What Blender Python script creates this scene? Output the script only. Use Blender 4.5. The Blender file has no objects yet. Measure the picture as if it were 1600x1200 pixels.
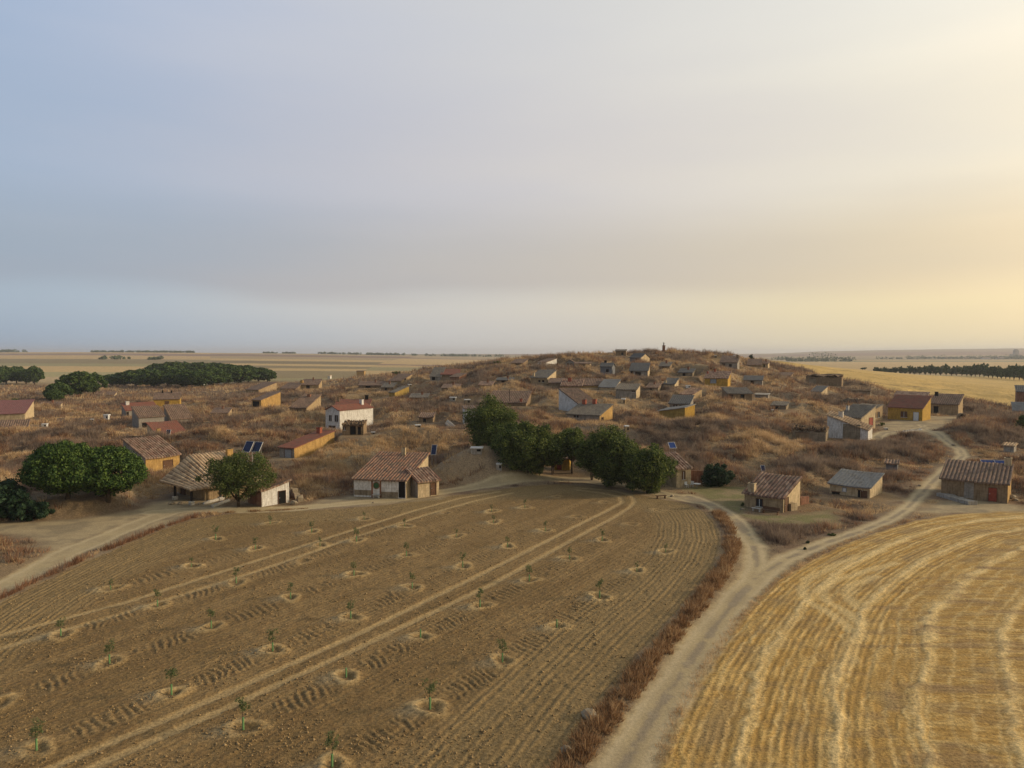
import bpy, math, random
import numpy as np
from mathutils import Vector, Matrix
random.seed(7)
RNG = np.random.default_rng(11)
R = math.radians
SC = bpy.context.scene
COL = SC.collection

# ---------------------------------------------------------------- camera
H = 21.3; F = 1100.0; PITCH = math.atan(47 / F)
cd = bpy.data.cameras.new("camera"); cam = bpy.data.objects.new("camera", cd); COL.objects.link(cam)
cd.sensor_width = 36; cd.lens = 36 * F / 1600; cd.clip_start = 0.5; cd.clip_end = 80000
cam.location = (0, 0, H); cam.rotation_euler = (R(90) - PITCH, 0, 0); SC.camera = cam
# ---------------------------------------------------------------- sky
SUN_AZ, SUN_EL = R(84), R(17)            # azimuth to the right of the view direction (+Y)
w = bpy.data.worlds.new("World"); SC.world = w; w.use_nodes = True
nt = w.node_tree; nt.nodes.clear()
N = lambda t: nt.nodes.new(t)
L = lambda a, b: nt.links.new(a, b)
def wmath(op, a, b=None, c=None):
    n = N('ShaderNodeMath'); n.operation = op
    for i, s in enumerate((a, b, c)):
        if s is None: continue
        if isinstance(s, (int, float)): n.inputs[i].default_value = s
        else: L(s, n.inputs[i])
    return n.outputs[0]
sky = N('ShaderNodeTexSky'); sky.sky_type = 'NISHITA'; sky.sun_disc = False
sky.sun_elevation = SUN_EL; sky.sun_rotation = SUN_AZ; sky.dust_density = 4; sky.air_density = 1.5
tc = N('ShaderNodeTexCoord'); sep = N('ShaderNodeSeparateXYZ'); L(tc.outputs['Generated'], sep.inputs[0])
hx = wmath('SQRT', wmath('ADD', wmath('MULTIPLY', sep.outputs[0], sep.outputs[0]), wmath('MULTIPLY', sep.outputs[1], sep.outputs[1])))
azs = wmath('DIVIDE', sep.outputs[0], wmath('MAXIMUM', hx, 0.05))
# slow drift of the cloud veil
mpn = N('ShaderNodeMapping'); mpn.inputs['Scale'].default_value = (1.2, 1.2, 7); L(tc.outputs['Generated'], mpn.inputs[0])
nz = N('ShaderNodeTexNoise'); nz.inputs['Scale'].default_value = 1.6; nz.inputs['Detail'].default_value = 4; nz.inputs['Roughness'].default_value = .45
L(mpn.outputs[0], nz.inputs['Vector'])
wob = wmath('MULTIPLY', wmath('SUBTRACT', nz.outputs[0], .5), .16)
azf = wmath('ADD', wmath('MULTIPLY_ADD', azs, .5, .5), wob)
def ramp(fac, stops):
    n = N('ShaderNodeValToRGB'); cr = n.color_ramp; cr.interpolation = 'B_SPLINE'
    while len(cr.elements) < len(stops): cr.elements.new(.5)
    for e, (p, c) in zip(cr.elements, stops): e.position = p; e.color = (*c, 1)
    L(fac, n.inputs[0]); return n.outputs[0]
def s2l(r, g, b): return tuple(((c / 255) / 12.92 if c / 255 <= .04045 else ((c / 255 + .055) / 1.055) ** 2.4) for c in (r, g, b))
SUNC = (1.35, 1.0, .62)
low = ramp(azf, [(0, s2l(135, 155, 180)), (.2, s2l(158, 181, 204)), (.36, s2l(196, 200, 204)), (.52, s2l(214, 209, 202)), (.66, s2l(230, 217, 187)), (.8, s2l(244, 226, 180)), (1, SUNC)])
band = ramp(azf, [(0, s2l(130, 148, 172)), (.18, s2l(146, 165, 190)), (.34, s2l(172, 174, 184)), (.5, s2l(192, 186, 184)), (.66, s2l(208, 195, 178)), (.8, s2l(229, 209, 174)), (1, SUNC)])
mid = ramp(azf, [(0, s2l(138, 155, 180)), (.18, s2l(152, 173, 202)), (.33, s2l(182, 185, 200)), (.5, s2l(205, 200, 202)), (.66, s2l(222, 213, 203)), (.8, s2l(243, 232, 206)), (1, SUNC)])
high = ramp(azf, [(0, s2l(142, 160, 186)), (.2, s2l(156, 178, 210)), (.35, s2l(194, 198, 212)), (.5, s2l(208, 207, 208)), (.66, s2l(226, 222, 214)), (.8, s2l(247, 242, 226)), (1, (1.25, 1.1, .85))])
def mixc(f, a, b):
    n = N('ShaderNodeMix'); n.data_type = 'RGBA'
    if isinstance(f, (int, float)): n.inputs[0].default_value = f
    else: L(f, n.inputs[0])
    L(a, n.inputs[6]); L(b, n.inputs[7]); return n.outputs[2]
def ss(x, a, b):
    n = N('ShaderNodeMapRange'); n.interpolation_type = 'SMOOTHSTEP'
    n.inputs[1].default_value = a; n.inputs[2].default_value = b; L(x, n.inputs[0]); return n.outputs[0]
el = wmath('ADD', sep.outputs[2], wmath('MULTIPLY', wmath('SUBTRACT', nz.outputs[0], .5), .06))
c1 = mixc(ss(el, .065, .105), low, band)
c2 = mixc(ss(el, .13, .23), c1, mid)
c3 = mixc(ss(el, .24, .46), c2, high)
up = mixc(ss(sep.outputs[2], .5, 1.0), c3, c3)
addn = N('ShaderNodeMix'); addn.data_type = 'RGBA'; addn.blend_type = 'ADD'; addn.inputs[0].default_value = .03
L(up, addn.inputs[6]); L(sky.outputs[0], addn.inputs[7])
bg = N('ShaderNodeBackground'); bg.inputs['Strength'].default_value = 0.92
wo = N('ShaderNodeOutputWorld'); dimf = wmath('MULTIPLY', ss(sep.outputs[2], 1.0, .40), wmath('MULTIPLY_ADD', ss(sep.outputs[1], -.5, .25), .5, .5)); dimf = wmath('MULTIPLY_ADD', dimf, .62, .38)
bm_ = N('ShaderNodeVectorMath'); bm_.operation = 'SCALE'; L(addn.outputs[2], bm_.inputs[0]); L(dimf, bm_.inputs['Scale']); L(bm_.outputs[0], bg.inputs[0]); L(bg.outputs[0], wo.inputs[0])
# ---------------------------------------------------------------- sun
sd = bpy.data.lights.new("sun", 'SUN'); so = bpy.data.objects.new("sun", sd); COL.objects.link(so)
sd.energy = 3.2; sd.angle = R(7); sd.color = (1, .79, .54)
sv = Vector((math.sin(SUN_AZ) * math.cos(SUN_EL), math.cos(SUN_AZ) * math.cos(SUN_EL), math.sin(SUN_EL)))
so.rotation_euler = sv.to_track_quat('Z', 'Y').to_euler()
so.location = (60, 0, 60)
SC.view_settings.view_transform = 'Standard'; SC.view_settings.look = 'None'
SC.view_settings.exposure = 0.0; SC.view_settings.gamma = 1
SC.render.engine = 'CYCLES'
SC.cycles.use_denoising = True
SC.cycles.max_bounces = 4; SC.cycles.diffuse_bounces = 2; SC.cycles.transparent_max_bounces = 4; SC.cycles.volume_bounces = 0
SC.cycles.caustics_reflective = False; SC.cycles.caustics_refractive = False

# ---------------------------------------------------------------- pixel <-> world helpers (for laying out)
CP, SP = math.cos(PITCH), math.sin(PITCH)
def raydir(u, v):
    dx = (u - 800) / F; dy = (600 - v) / F
    y = CP + dy * SP; z = -SP + dy * CP
    return dx / y, z / y                   # per metre of forward distance
# ---------------------------------------------------------------- noise
def _h(ix, iy, seed):
    n = (ix.astype(np.int64) * 374761393 + iy.astype(np.int64) * 668265263 + seed * 974711) & 0xffffffff
    n = ((n ^ (n >> 13)) * 1274126177) & 0xffffffff
    return ((n ^ (n >> 16)) & 0xffff) / 65535.0
def vn(x, y, seed=0):
    x = np.asarray(x, float); y = np.asarray(y, float)
    ix = np.floor(x); iy = np.floor(y); fx = x - ix; fy = y - iy
    fx = fx * fx * (3 - 2 * fx); fy = fy * fy * (3 - 2 * fy)
    a = _h(ix, iy, seed); b = _h(ix + 1, iy, seed); c = _h(ix, iy + 1, seed); d = _h(ix + 1, iy + 1, seed)
    return (a * (1 - fx) + b * fx) * (1 - fy) + (c * (1 - fx) + d * fx) * fy
def fbm(x, y, seed=0, o=4):
    s = 0; a = .5; t = 0
    for i in range(o):
        s = s + a * vn(x * 2 ** i + 17.3 * i, y * 2 ** i - 9.1 * i, seed + i); t += a; a *= .5
    return s / t
def sm(x, a, b):
    t = np.clip((x - a) / (b - a), 0, 1); return t * t * (3 - 2 * t)
# ---------------------------------------------------------------- base relief: heights along bearings
UC = np.array([-500, 0, 200, 400, 500, 600, 700, 800, 900, 1000, 1100, 1200, 1300, 1400, 1500, 1600, 2000.])
YC = np.array([-1e5, 118, 140, 180, 230, 290, 350, 450, 700, 1200, 2000, 3000, 6000, 9000, 30000.])
ZT = np.array([
 # 118 140  180  230  290  350  450  700 1200 2000 3000 6000 9000 30000
 [0, .3, .5, .8, 1., 1., 0, 0, 5, 15, 28, 20, 20, 20],      # -500
 [0, .3, .5, .8, 1., 1., 0, 0, 5, 15, 29, 20, 20, 20],      # 0
 [0, .3, .6, 1., 1., 1., 0, 0, 5, 15, 29, 20, 20, 20],      # 200
 [0, .4, 1.2, 2., 3., 3.5, 1.5, 0, 4, 13, 25, 20, 20, 20],  # 400
 [0, .6, 1.8, 3., 5.5, 6.5, 3, 0, 3, 11, 22, 20, 20, 20],   # 500
 [0, .8, 2.5, 5., 9., 11., 5, 0, 2, 9, 17, 20, 20, 20],     # 600
 [0, 1.2, 4., 8., 14.5, 15., 8, 0, 1, 6, 12, 20, 20, 20],   # 700
 [0, 1.6, 5.5, 11.5, 19.2, 18.5, 10, 0, 0, 4, 9, 20, 20, 20],   # 800
 [0, 2.0, 6.5, 13., 21.3, 20.5, 12, 0, 0, 0, 4, 20, 20, 20],    # 900
 [0, 2.2, 6.8, 13.6, 22.4, 21.5, 12, 0, 0, 0, 0, 20, 20, 20],   # 1000
 [0, 2.4, 6.6, 13.2, 21.9, 21., 13, 0, 0, 0, 0, 20, 20, 20],    # 1100
 [.1, 2.4, 5.5, 9.8, 17.3, 18.7, 17.5, 6, 0, 0, 0, 24, 24, 20], # 1200
 [.2, 2.3, 4.8, 8., 11.5, 13.5, 12.8, 3, 0, 0, 0, 46, 48, 20],  # 1300
 [.5, 2.2, 4.5, 7., 8.9, 9.5, 9.4, 1, 0, 0, 0, 56, 60, 20],     # 1400
 [.8, 2.5, 4.3, 5.5, 6., 5.5, 5., 0, 0, 0, 0, 64, 70, 20],      # 1500
 [1., 2.8, 4., 4., 3.5, 3., 2., 0, 0, 0, 0, 70, 74, 20],        # 1600
 [1., 2.8, 4., 4., 3.5, 3., 2., 0, 0, 0, 0, 50, 60, 20]])       # 2000
ZT[7:12, 4:6] -= .7
ZT = np.concatenate([np.zeros((len(UC), 1)), ZT], 1)
def zt(x, y):
    yy = np.clip(y, 0, 29999); u = np.clip(800 + F * x / np.maximum(yy, 60), -499, 1999)
    i = np.clip(np.searchsorted(UC, u) - 1, 0, len(UC) - 2); j = np.clip(np.searchsorted(YC, yy) - 1, 0, len(YC) - 2)
    a = (u - UC[i]) / (UC[i + 1] - UC[i]); b = np.clip((yy - np.where(j == 0, 100, YC[j])) / (YC[j + 1] - np.where(j == 0, 100, YC[j])), 0, 1)
    a = a * a * (3 - 2 * a) * .5 + a * .5
    return (ZT[i, j] * (1 - a) + ZT[i + 1, j] * a) * (1 - b) + (ZT[i, j + 1] * (1 - a) + ZT[i + 1, j + 1] * a) * b
# extra mounds: (bearing px, forward distance, height, rx, ry)
MOUNDS = [(748, 121, 5.3, 7.0, 5.2), (640, 150, 3.6, 16, 8), (540, 140, 2.2, 10, 8), (30, 215, 1.5, 12, 8), (1270, 118, 1.5, 6, 5),
          (1500, 150, 1.8, 9, 8), (940, 150, 2.0, 9, 5), (1110, 150, 2.0, 12, 6), (350, 150, 1.6, 14, 7), (700, 185, 2.0, 12, 7), (450, 165, 1.6, 9, 6),
          (1330, 250, 2.5, 14, 8), (1245, 190, 2.0, 12, 6), (1090, 240, 2.6, 9, 6), (1150, 285, 2.0, 14, 8), (1025, 215, 2.2, 8, 5), (560, 200, 1.5, 14, 6)]
def z0(x, y):
    x = np.asarray(x, float); y = np.asarray(y, float)
    s = 0; k = np.clip(y * .03, 1, 40)
    for dx, dy in ((0, 0), (1, 0), (-1, 0), (0, 1), (0, -1), (.7, .7), (-.7, .7), (.7, -.7), (-.7, -.7)): s = s + zt(x + dx * k, y + dy * k)
    z = s / 9
    for u, D, h, rx, ry in MOUNDS:
        mx = (u - 800) / F * D; z = z + h * np.exp(-((x - mx) / rx) ** 2 - ((y - D) / ry) ** 2)
    return z * sm(y, 98, 120)
YS = np.concatenate([np.arange(28, 500, .5), np.geomspace(500, 12000, 500)])
def hit(u, v):
    a, b = raydir(u, v); x = a * YS; zr = H + b * YS; g = z0(x, YS); k = np.nonzero(zr <= g)[0]
    i = k[0] if len(k) else len(YS) - 1
    if i == 0: return x[0], YS[0], g[0]
    d0 = zr[i - 1] - g[i - 1]; d1 = zr[i] - g[i]; t = d0 / (d0 - d1 + 1e-9); yy = YS[i - 1] + t * (YS[i] - YS[i - 1])
    return a * yy, yy, float(z0(a * yy, yy))
def flat(u, v):
    a, b = raydir(u, v); y = -H / b; return (a * y, y)
def fl(pts): return [flat(u, v) for u, v in pts]
def hp(pts): return [hit(u, v)[:2] for u, v in pts]

# ---------------------------------------------------------------- object helpers
def tag(o, label=None, cat=None, group=None, kind=None):
    for k, v in (('label', label), ('category', cat), ('group', group), ('kind', kind)):
        if v: o[k] = v
    return o
def empty(name, loc, rz=0, **k):
    o = bpy.data.objects.new(name, None); COL.objects.link(o); o.location = loc; o.rotation_euler = (0, 0, rz); o.empty_display_size = .3
    return tag(o, **k)
def mesh(name, V, Fc, m, parent=None, smooth=False):
    me = bpy.data.meshes.new(name); me.from_pydata([tuple(v) for v in V], [], [tuple(f) for f in Fc]); me.update()
    if isinstance(m, (list, tuple)):
        for q in m: me.materials.append(q)
    else: me.materials.append(m)
    if smooth: me.polygons.foreach_set('use_smooth', [True] * len(me.polygons))
    o = bpy.data.objects.new(name, me); COL.objects.link(o)
    if parent: o.parent = parent
    return o
def npmesh(name, V, Fc, m, parent=None, smooth=False):      # Fc: (n,k) array
    me = bpy.data.meshes.new(name); k = Fc.shape[1]
    me.vertices.add(len(V)); me.vertices.foreach_set('co', np.ascontiguousarray(V, dtype=np.float32).ravel())
    me.loops.add(Fc.size); me.loops.foreach_set('vertex_index', np.ascontiguousarray(Fc, dtype=np.int32).ravel())
    me.polygons.add(len(Fc)); me.polygons.foreach_set('loop_start', np.arange(0, Fc.size, k, dtype=np.int32))
    if smooth: me.polygons.foreach_set('use_smooth', np.ones(len(Fc), dtype=bool))
    me.update(calc_edges=True); me.materials.append(m)
    o = bpy.data.objects.new(name, me); COL.objects.link(o)
    if parent: o.parent = parent
    return o
class MB:
    def __init__(s): s.v = []; s.f = []
    def box(s, x0, x1, y0, y1, z0_, z1, jit=0):
        b = len(s.v)
        for z in (z0_, z1):
            for x, y in ((x0, y0), (x1, y0), (x1, y1), (x0, y1)):
                s.v.append((x + random.uniform(-jit, jit), y + random.uniform(-jit, jit), z + random.uniform(-jit, jit)))
        s.f += [(b + 3, b + 2, b + 1, b), (b + 4, b + 5, b + 6, b + 7), (b, b + 1, b + 5, b + 4), (b + 1, b + 2, b + 6, b + 5), (b + 2, b + 3, b + 7, b + 6), (b + 3, b, b + 4, b + 7)]
        return s
    def tube(s, pts, rad, n=6):
        b = len(s.v); P = [Vector(p) for p in pts]
        for i, p in enumerate(P):
            d = (P[min(i + 1, len(P) - 1)] - P[max(i - 1, 0)]).normalized(); a = d.cross(Vector((.3, .9, .1))).normalized(); c = d.cross(a)
            r = rad[i] if isinstance(rad, (list, tuple)) else rad
            for k in range(n):
                t = 2 * math.pi * k / n; s.v.append(tuple(p + a * r * math.cos(t) + c * r * math.sin(t)))
        for i in range(len(P) - 1):
            for k in range(n):
                q = (k + 1) % n; s.f.append((b + i * n + k, b + i * n + q, b + (i + 1) * n + q, b + (i + 1) * n + k))
        s.f.append(tuple(b + k for k in range(n))[::-1]); s.f.append(tuple(b + (len(P) - 1) * n + k for k in range(n)))
        return s
    def rock(s, c, r, n=1):
        b = len(s.v); q = [(1, 0, 0), (-1, 0, 0), (0, 1, 0), (0, -1, 0), (0, 0, 1), (0, 0, -1), (.6, .6, .55), (-.6, .6, .55), (-.6, -.6, .55), (.6, -.6, .55)]
        g = 1.618; q = [(-1, g, 0), (1, g, 0), (-1, -g, 0), (1, -g, 0), (0, -1, g), (0, 1, g), (0, -1, -g), (0, 1, -g), (g, 0, -1), (g, 0, 1), (-g, 0, -1), (-g, 0, 1)]
        for x, y, z in q: k = random.uniform(.42, .62) * r; s.v.append((c[0] + x * k * 1.15, c[1] + y * k, c[2] + z * k * .7))
        for t in ((0, 11, 5), (0, 5, 1), (0, 1, 7), (0, 7, 10), (0, 10, 11), (1, 5, 9), (5, 11, 4), (11, 10, 2), (10, 7, 6), (7, 1, 8), (3, 9, 4), (3, 4, 2), (3, 2, 6), (3, 6, 8), (3, 8, 9), (4, 9, 5), (2, 4, 11), (6, 2, 10), (8, 6, 7), (9, 8, 1)): s.f.append(tuple(b + i for i in t))
        return s
    def build(s, name, m, parent=None, smooth=False): return mesh(name, s.v, s.f, m, parent, smooth)

# ---------------------------------------------------------------- materials
MT = {}
def newmat(name, rough=.9):
    m = bpy.data.materials.new(name); m.use_nodes = True; b = m.node_tree.nodes['Principled BSDF']
    b.inputs['Roughness'].default_value = rough; b.inputs['Specular IOR Level'].default_value = .2
    return m, m.node_tree, b
def noisenode(T, scale, detail=4, coord='Object', vec=None, sc=(1, 1, 1)):
    c = T.nodes.new('ShaderNodeTexCoord'); mp = T.nodes.new('ShaderNodeMapping'); mp.inputs['Scale'].default_value = sc
    if coord == 'Position':
        g = T.nodes.new('ShaderNodeNewGeometry'); T.links.new(g.outputs['Position'], mp.inputs[0])
    else: T.links.new(c.outputs[coord], mp.inputs[0])
    n = T.nodes.new('ShaderNodeTexNoise'); n.inputs['Scale'].default_value = scale; n.inputs['Detail'].default_value = detail
    T.links.new(mp.outputs[0], n.inputs['Vector']); return n, mp
def rampn(T, fac, stops, interp='LINEAR'):
    n = T.nodes.new('ShaderNodeValToRGB'); cr = n.color_ramp; cr.interpolation = interp
    while len(cr.elements) < len(stops): cr.elements.new(.5)
    for e, (p, c) in zip(cr.elements, stops): e.position = p; e.color = (*c, 1)
    T.links.new(fac, n.inputs[0]); return n
def mixn(T, f, a, b, blend='MIX'):
    n = T.nodes.new('ShaderNodeMix'); n.data_type = 'RGBA'; n.blend_type = blend
    for i, s in ((0, f), (6, a), (7, b)):
        if isinstance(s, (int, float)): n.inputs[i].default_value = s
        elif isinstance(s, tuple): n.inputs[i].default_value = (*s, 1)
        else: T.links.new(s, n.inputs[i])
    return n.outputs[2]
def bump(T, b, h, strength=.5, dist=.05):
    n = T.nodes.new('ShaderNodeBump'); n.inputs['Strength'].default_value = strength; n.inputs['Distance'].default_value = dist
    T.links.new(h, n.inputs['Height']); T.links.new(n.outputs[0], b.inputs['Normal'])
def plaster(name, c, c2=None, stain=None, rough=.92):
    """rendered wall: broad tone drift, rain streaks, dirty foot, small pitting"""
    m, T, b = newmat(name, rough); c2 = c2 or tuple(x * .72 for x in c); stain = stain or tuple(x * y for x, y in zip(c, (.55, .5, .45)))
    n1, _ = noisenode(T, .9, 5); n2, _ = noisenode(T, 3.2, 6); n3, _ = noisenode(T, 1.5, 5, sc=(3, 3, .35))
    a = rampn(T, n1.outputs[0], [(.35, c), (.7, c2)])
    k = rampn(T, n3.outputs[0], [(.46, (0, 0, 0)), (.7, (.85, .85, .85))])
    o = mixn(T, k.outputs[0], a.outputs[0], stain)
    k2 = rampn(T, n2.outputs[0], [(.3, (.75, .75, .75)), (.6, (1.05, 1.05, 1.05))])
    o = mixn(T, 1.0, o, k2.outputs[0], 'MULTIPLY')
    T.links.new(o, b.inputs['Base Color']); bump(T, b, n2.outputs[0], .5, .05); MT[name] = m; return m
def tiles(name, cs, moss=(.16, .13, .09), mossk=.5, rough=.9):
    """roof tiles: every tile its own fired tone, lichen patches"""
    m, T, b = newmat(name, rough)
    tcn = T.nodes.new('ShaderNodeTexCoord'); mp = T.nodes.new('ShaderNodeMapping'); mp.inputs['Scale'].default_value = (2.4, 1.3, .5)
    T.links.new(tcn.outputs['Object'], mp.inputs[0]); vo = T.nodes.new('ShaderNodeTexVoronoi'); vo.inputs['Scale'].default_value = 1
    T.links.new(mp.outputs[0], vo.inputs['Vector']); sp_ = T.nodes.new('ShaderNodeSeparateColor'); T.links.new(vo.outputs['Color'], sp_.inputs[0])
    a = rampn(T, sp_.outputs[0], [(i / max(1, len(cs) - 1), c) for i, c in enumerate(cs)])
    n1, _ = noisenode(T, .8, 5); k = rampn(T, n1.outputs[0], [(.48, (0, 0, 0)), (.68, (mossk,) * 3)])
    o = mixn(T, k.outputs[0], a.outputs[0], moss)
    n2, _ = noisenode(T, 9, 3); k2 = rampn(T, n2.outputs[0], [(.3, (.65,) * 3), (.65, (1.1,) * 3)])
    o = mixn(T, 1.0, o, k2.outputs[0], 'MULTIPLY')
    if name.startswith('tile') and name != 'tile_slate':      # rib shading put into the colour: dark channels, light cover tiles
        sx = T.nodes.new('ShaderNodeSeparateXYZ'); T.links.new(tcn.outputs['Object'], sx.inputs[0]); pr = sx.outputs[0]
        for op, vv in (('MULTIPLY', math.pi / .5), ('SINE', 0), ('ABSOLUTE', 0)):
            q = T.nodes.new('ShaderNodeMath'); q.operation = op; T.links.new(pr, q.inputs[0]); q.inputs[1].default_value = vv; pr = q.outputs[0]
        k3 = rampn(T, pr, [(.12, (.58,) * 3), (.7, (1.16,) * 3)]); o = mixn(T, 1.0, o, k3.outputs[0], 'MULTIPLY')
    T.links.new(o, b.inputs['Base Color']); bump(T, b, n2.outputs[0], .5, .06); MT[name] = m; return m
def plain(name, c, rough=.7, var=.3, scale=3, metal=0):
    m, T, b = newmat(name, rough); n, _ = noisenode(T, scale, 4)
    a = rampn(T, n.outputs[0], [(.3, tuple(x * (1 - var) for x in c)), (.7, tuple(x * (1 + var * .4) for x in c))])
    T.links.new(a.outputs[0], b.inputs['Base Color']); b.inputs['Metallic'].default_value = metal; MT[name] = m; return m
def leafmat(name, stops, scale=.5, transl=.25, rough=.7, rnd=.45):
    m, T, b = newmat(name, rough); g = T.nodes.new('ShaderNodeNewGeometry')
    n, _ = noisenode(T, scale, 6, 'Position'); n.inputs['Roughness'].default_value = .72
    mx = T.nodes.new('ShaderNodeMath'); mx.operation = 'MULTIPLY_ADD'; mx.inputs[1].default_value = rnd; T.links.new(g.outputs['Random Per Island'], mx.inputs[0])
    m2 = T.nodes.new('ShaderNodeMath'); m2.operation = 'MULTIPLY'; m2.inputs[1].default_value = 1.2 - rnd; T.links.new(n.outputs[0], m2.inputs[0]); T.links.new(m2.outputs[0], mx.inputs[2])
    a = rampn(T, mx.outputs[0], stops); T.links.new(a.outputs[0], b.inputs['Base Color'])
    tr = T.nodes.new('ShaderNodeBsdfTranslucent'); T.links.new(a.outputs[0], tr.inputs[0]); ms = T.nodes.new('ShaderNodeMixShader'); ms.inputs[0].default_value = transl
    out = T.nodes['Material Output']; T.links.new(b.outputs[0], ms.inputs[1]); T.links.new(tr.outputs[0], ms.inputs[2]); T.links.new(ms.outputs[0], out.inputs[0])
    MT[name] = m; return m
plaster('ochre', (.52, .33, .12)); plaster('yellow', (.55, .34, .07)); plaster('sand', (.45, .33, .19)); plaster('cream', (.58, .46, .29))
plaster('white', (.72, .70, .66), (.62, .6, .56)); plaster('adobe', (.30, .215, .13)); plaster('grey', (.33, .30, .26)); plaster('stone', (.32, .26, .18), (.2, .16, .11))
plaster('concrete', (.42, .39, .34)); plaster('bluegrey', (.2, .21, .23)); plaster('brick', (.26, .12, .075), (.34, .2, .12)); plaster('darkochre', (.42, .29, .08))
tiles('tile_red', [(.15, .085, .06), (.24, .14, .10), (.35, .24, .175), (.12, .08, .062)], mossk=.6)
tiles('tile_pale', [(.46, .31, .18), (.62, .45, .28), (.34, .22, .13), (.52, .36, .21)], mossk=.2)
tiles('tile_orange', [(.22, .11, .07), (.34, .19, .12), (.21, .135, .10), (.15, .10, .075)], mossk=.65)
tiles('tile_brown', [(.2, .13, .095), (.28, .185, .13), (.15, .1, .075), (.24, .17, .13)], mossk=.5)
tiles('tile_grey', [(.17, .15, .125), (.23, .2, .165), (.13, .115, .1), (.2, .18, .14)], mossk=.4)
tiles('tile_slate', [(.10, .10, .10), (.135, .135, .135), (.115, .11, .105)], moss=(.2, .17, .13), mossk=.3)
tiles('sheet_red', [(.22, .085, .06), (.25, .1, .068), (.19, .08, .058)], mossk=.4)
tiles('sheet_purple', [(.24, .11, .11), (.26, .125, .12), (.22, .1, .1)], mossk=.25)
tiles('sheet_grey', [(.19, .195, .20), (.22, .225, .225), (.165, .165, .165)], moss=(.15, .13, .1), mossk=.45)
plain('dark', (.012, .011, .01), .95, .2); plain('wood', (.13, .07, .04), .8); plain('redwood', (.3, .06, .035), .7); plain('green', (.06, .13, .06), .7)
plain('whitep', (.7, .7, .68), .6, .15); plain('stonew', (.55, .52, .46), .9); plain('rock', (.33, .27, .19), .95, .5); plain('metal', (.35, .35, .36), .45, .2, metal=.6); plain('postdark', (.03, .025, .022), .8)
plain('bark', (.09, .065, .045), .95, .4, 6); plain('tubegreen', (.15, .30, .12), .7, .2); plain('redbrick', (.33, .1, .06), .9)
plain('greydoor', (.3, .32, .34), .6); plain('glass_dark', (.03, .035, .04), .25, .2); plain('panelframe', (.6, .6, .6), .4, .1)
m, T, b = newmat('solar', .25)
br = T.nodes.new('ShaderNodeTexBrick'); br.offset = 0; br.inputs['Scale'].default_value = 1; br.inputs['Brick Width'].default_value = .16; br.inputs['Row Height'].default_value = .16
br.inputs['Color1'].default_value = (.012, .022, .075, 1); br.inputs['Color2'].default_value = (.016, .03, .09, 1); br.inputs['Mortar'].default_value = (.08, .09, .13, 1); br.inputs['Mortar Size'].default_value = .006
tcc = T.nodes.new('ShaderNodeTexCoord'); T.links.new(tcc.outputs['Object'], br.inputs['Vector']); T.links.new(br.outputs[0], b.inputs['Base Color']); MT['solar'] = m
m2_ = m.copy(); m2_.name = 'solar_blue'; q = m2_.node_tree.nodes['Brick Texture']; q.inputs['Color1'].default_value = (.012, .04, .19, 1); q.inputs['Color2'].default_value = (.015, .05, .22, 1); MT['solar_blue'] = m2_
leafmat('pine', [(.3, (.009, .022, .006)), (.5, (.028, .066, .013)), (.76, (.11, .17, .035))], 1.2, .12)
leafmat('leaf', [(.28, (.010, .022, .006)), (.5, (.05, .085, .018)), (.78, (.17, .20, .05))], .6, .3)
leafmat('almond', [(.15, (.03, .05, .014)), (.5, (.075, .11, .03)), (.85, (.16, .18, .055))], .8, .3)
leafmat('farleaf', [(.25, (.012, .027, .009)), (.5, (.034, .068, .016)), (.8, (.10, .15, .035))], .3, .1)
leafmat('sapleaf', [(.2, (.08, .11, .045)), (.8, (.17, .20, .085))], 2, .35)
leafmat('bush', [(.15, (.008, .02, .012)), (.5, (.018, .042, .02)), (.85, (.04, .075, .03))], 1.2, .1)

# ---------------------------------------------------------------- the houses: laid out first (their pads shape the ground)
# key, label, u0,u1 (front wall ends), vb base, ve eave, vt roof back/ridge, gw side wall (+right / -left), depth m, roof kind, wall mat, roof mat, openings, chimneys, extra
# openings: (part, face F/S, ua, va, ub, vb, material)      chimneys: (u, vtop, vbase, width m, material)
HS = []
def HH(name, label, u0, u1, vb, ve, vt, gw, dep, kind, wall, roof, ops=(), ch=(), **k):
    HS.append(dict(name=name, label=label, u0=u0, u1=u1, vb=vb, ve=ve, vt=vt, gw=gw, dep=dep, kind=kind, wall=wall, roof=roof, ops=ops, ch=ch, **k))
CH = 'cellar_house'
HH(CH, 'ochre cellar barn with ribbed red tiles and brown door, behind the round pines', 228, 281, 739, 716, 684, -30, 7, 'shed', 'ochre', 'tile_red', [('door', 'F', 255, 720, 270, 740, 'wood')], near=1, swall='grey')  # left wall: unlit side of the ochre wall, shade painted as grey
HH(CH, 'small cellar house with smooth red roof and solar panel in front, above the ochre barn', 246, 291, 687, 679, 659, -14, 6, 'shed', 'cream', 'sheet_red', [('door', 'S', 236, 678, 240, 687, 'dark')], [(247, 662, 677, .8, 'ochre')])
HH(CH, 'grey cellar house with black open porch, below left of the bright yellow house', 217, 257, 669, 652, 635, -9, 6, 'shed', 'grey', 'tile_brown', [('doorway', 'F', 222, 661, 232, 669, 'dark')])
HH(CH, 'doorless grey house under wide tile roof, directly below the bright yellow house', 268, 300, 664, 655, 633, -10, 7, 'shed', 'grey', 'tile_brown')
HH(CH, 'low pinkish red roofed house with white chimney, left of the bright yellow house', 197, 247, 651, 641, 629, -6, 5, 'shed', 'grey', 'sheet_red', [('door', 'F', 198, 644, 201, 651, 'dark')], [(199, 627, 633, 1, 'white')])
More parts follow.
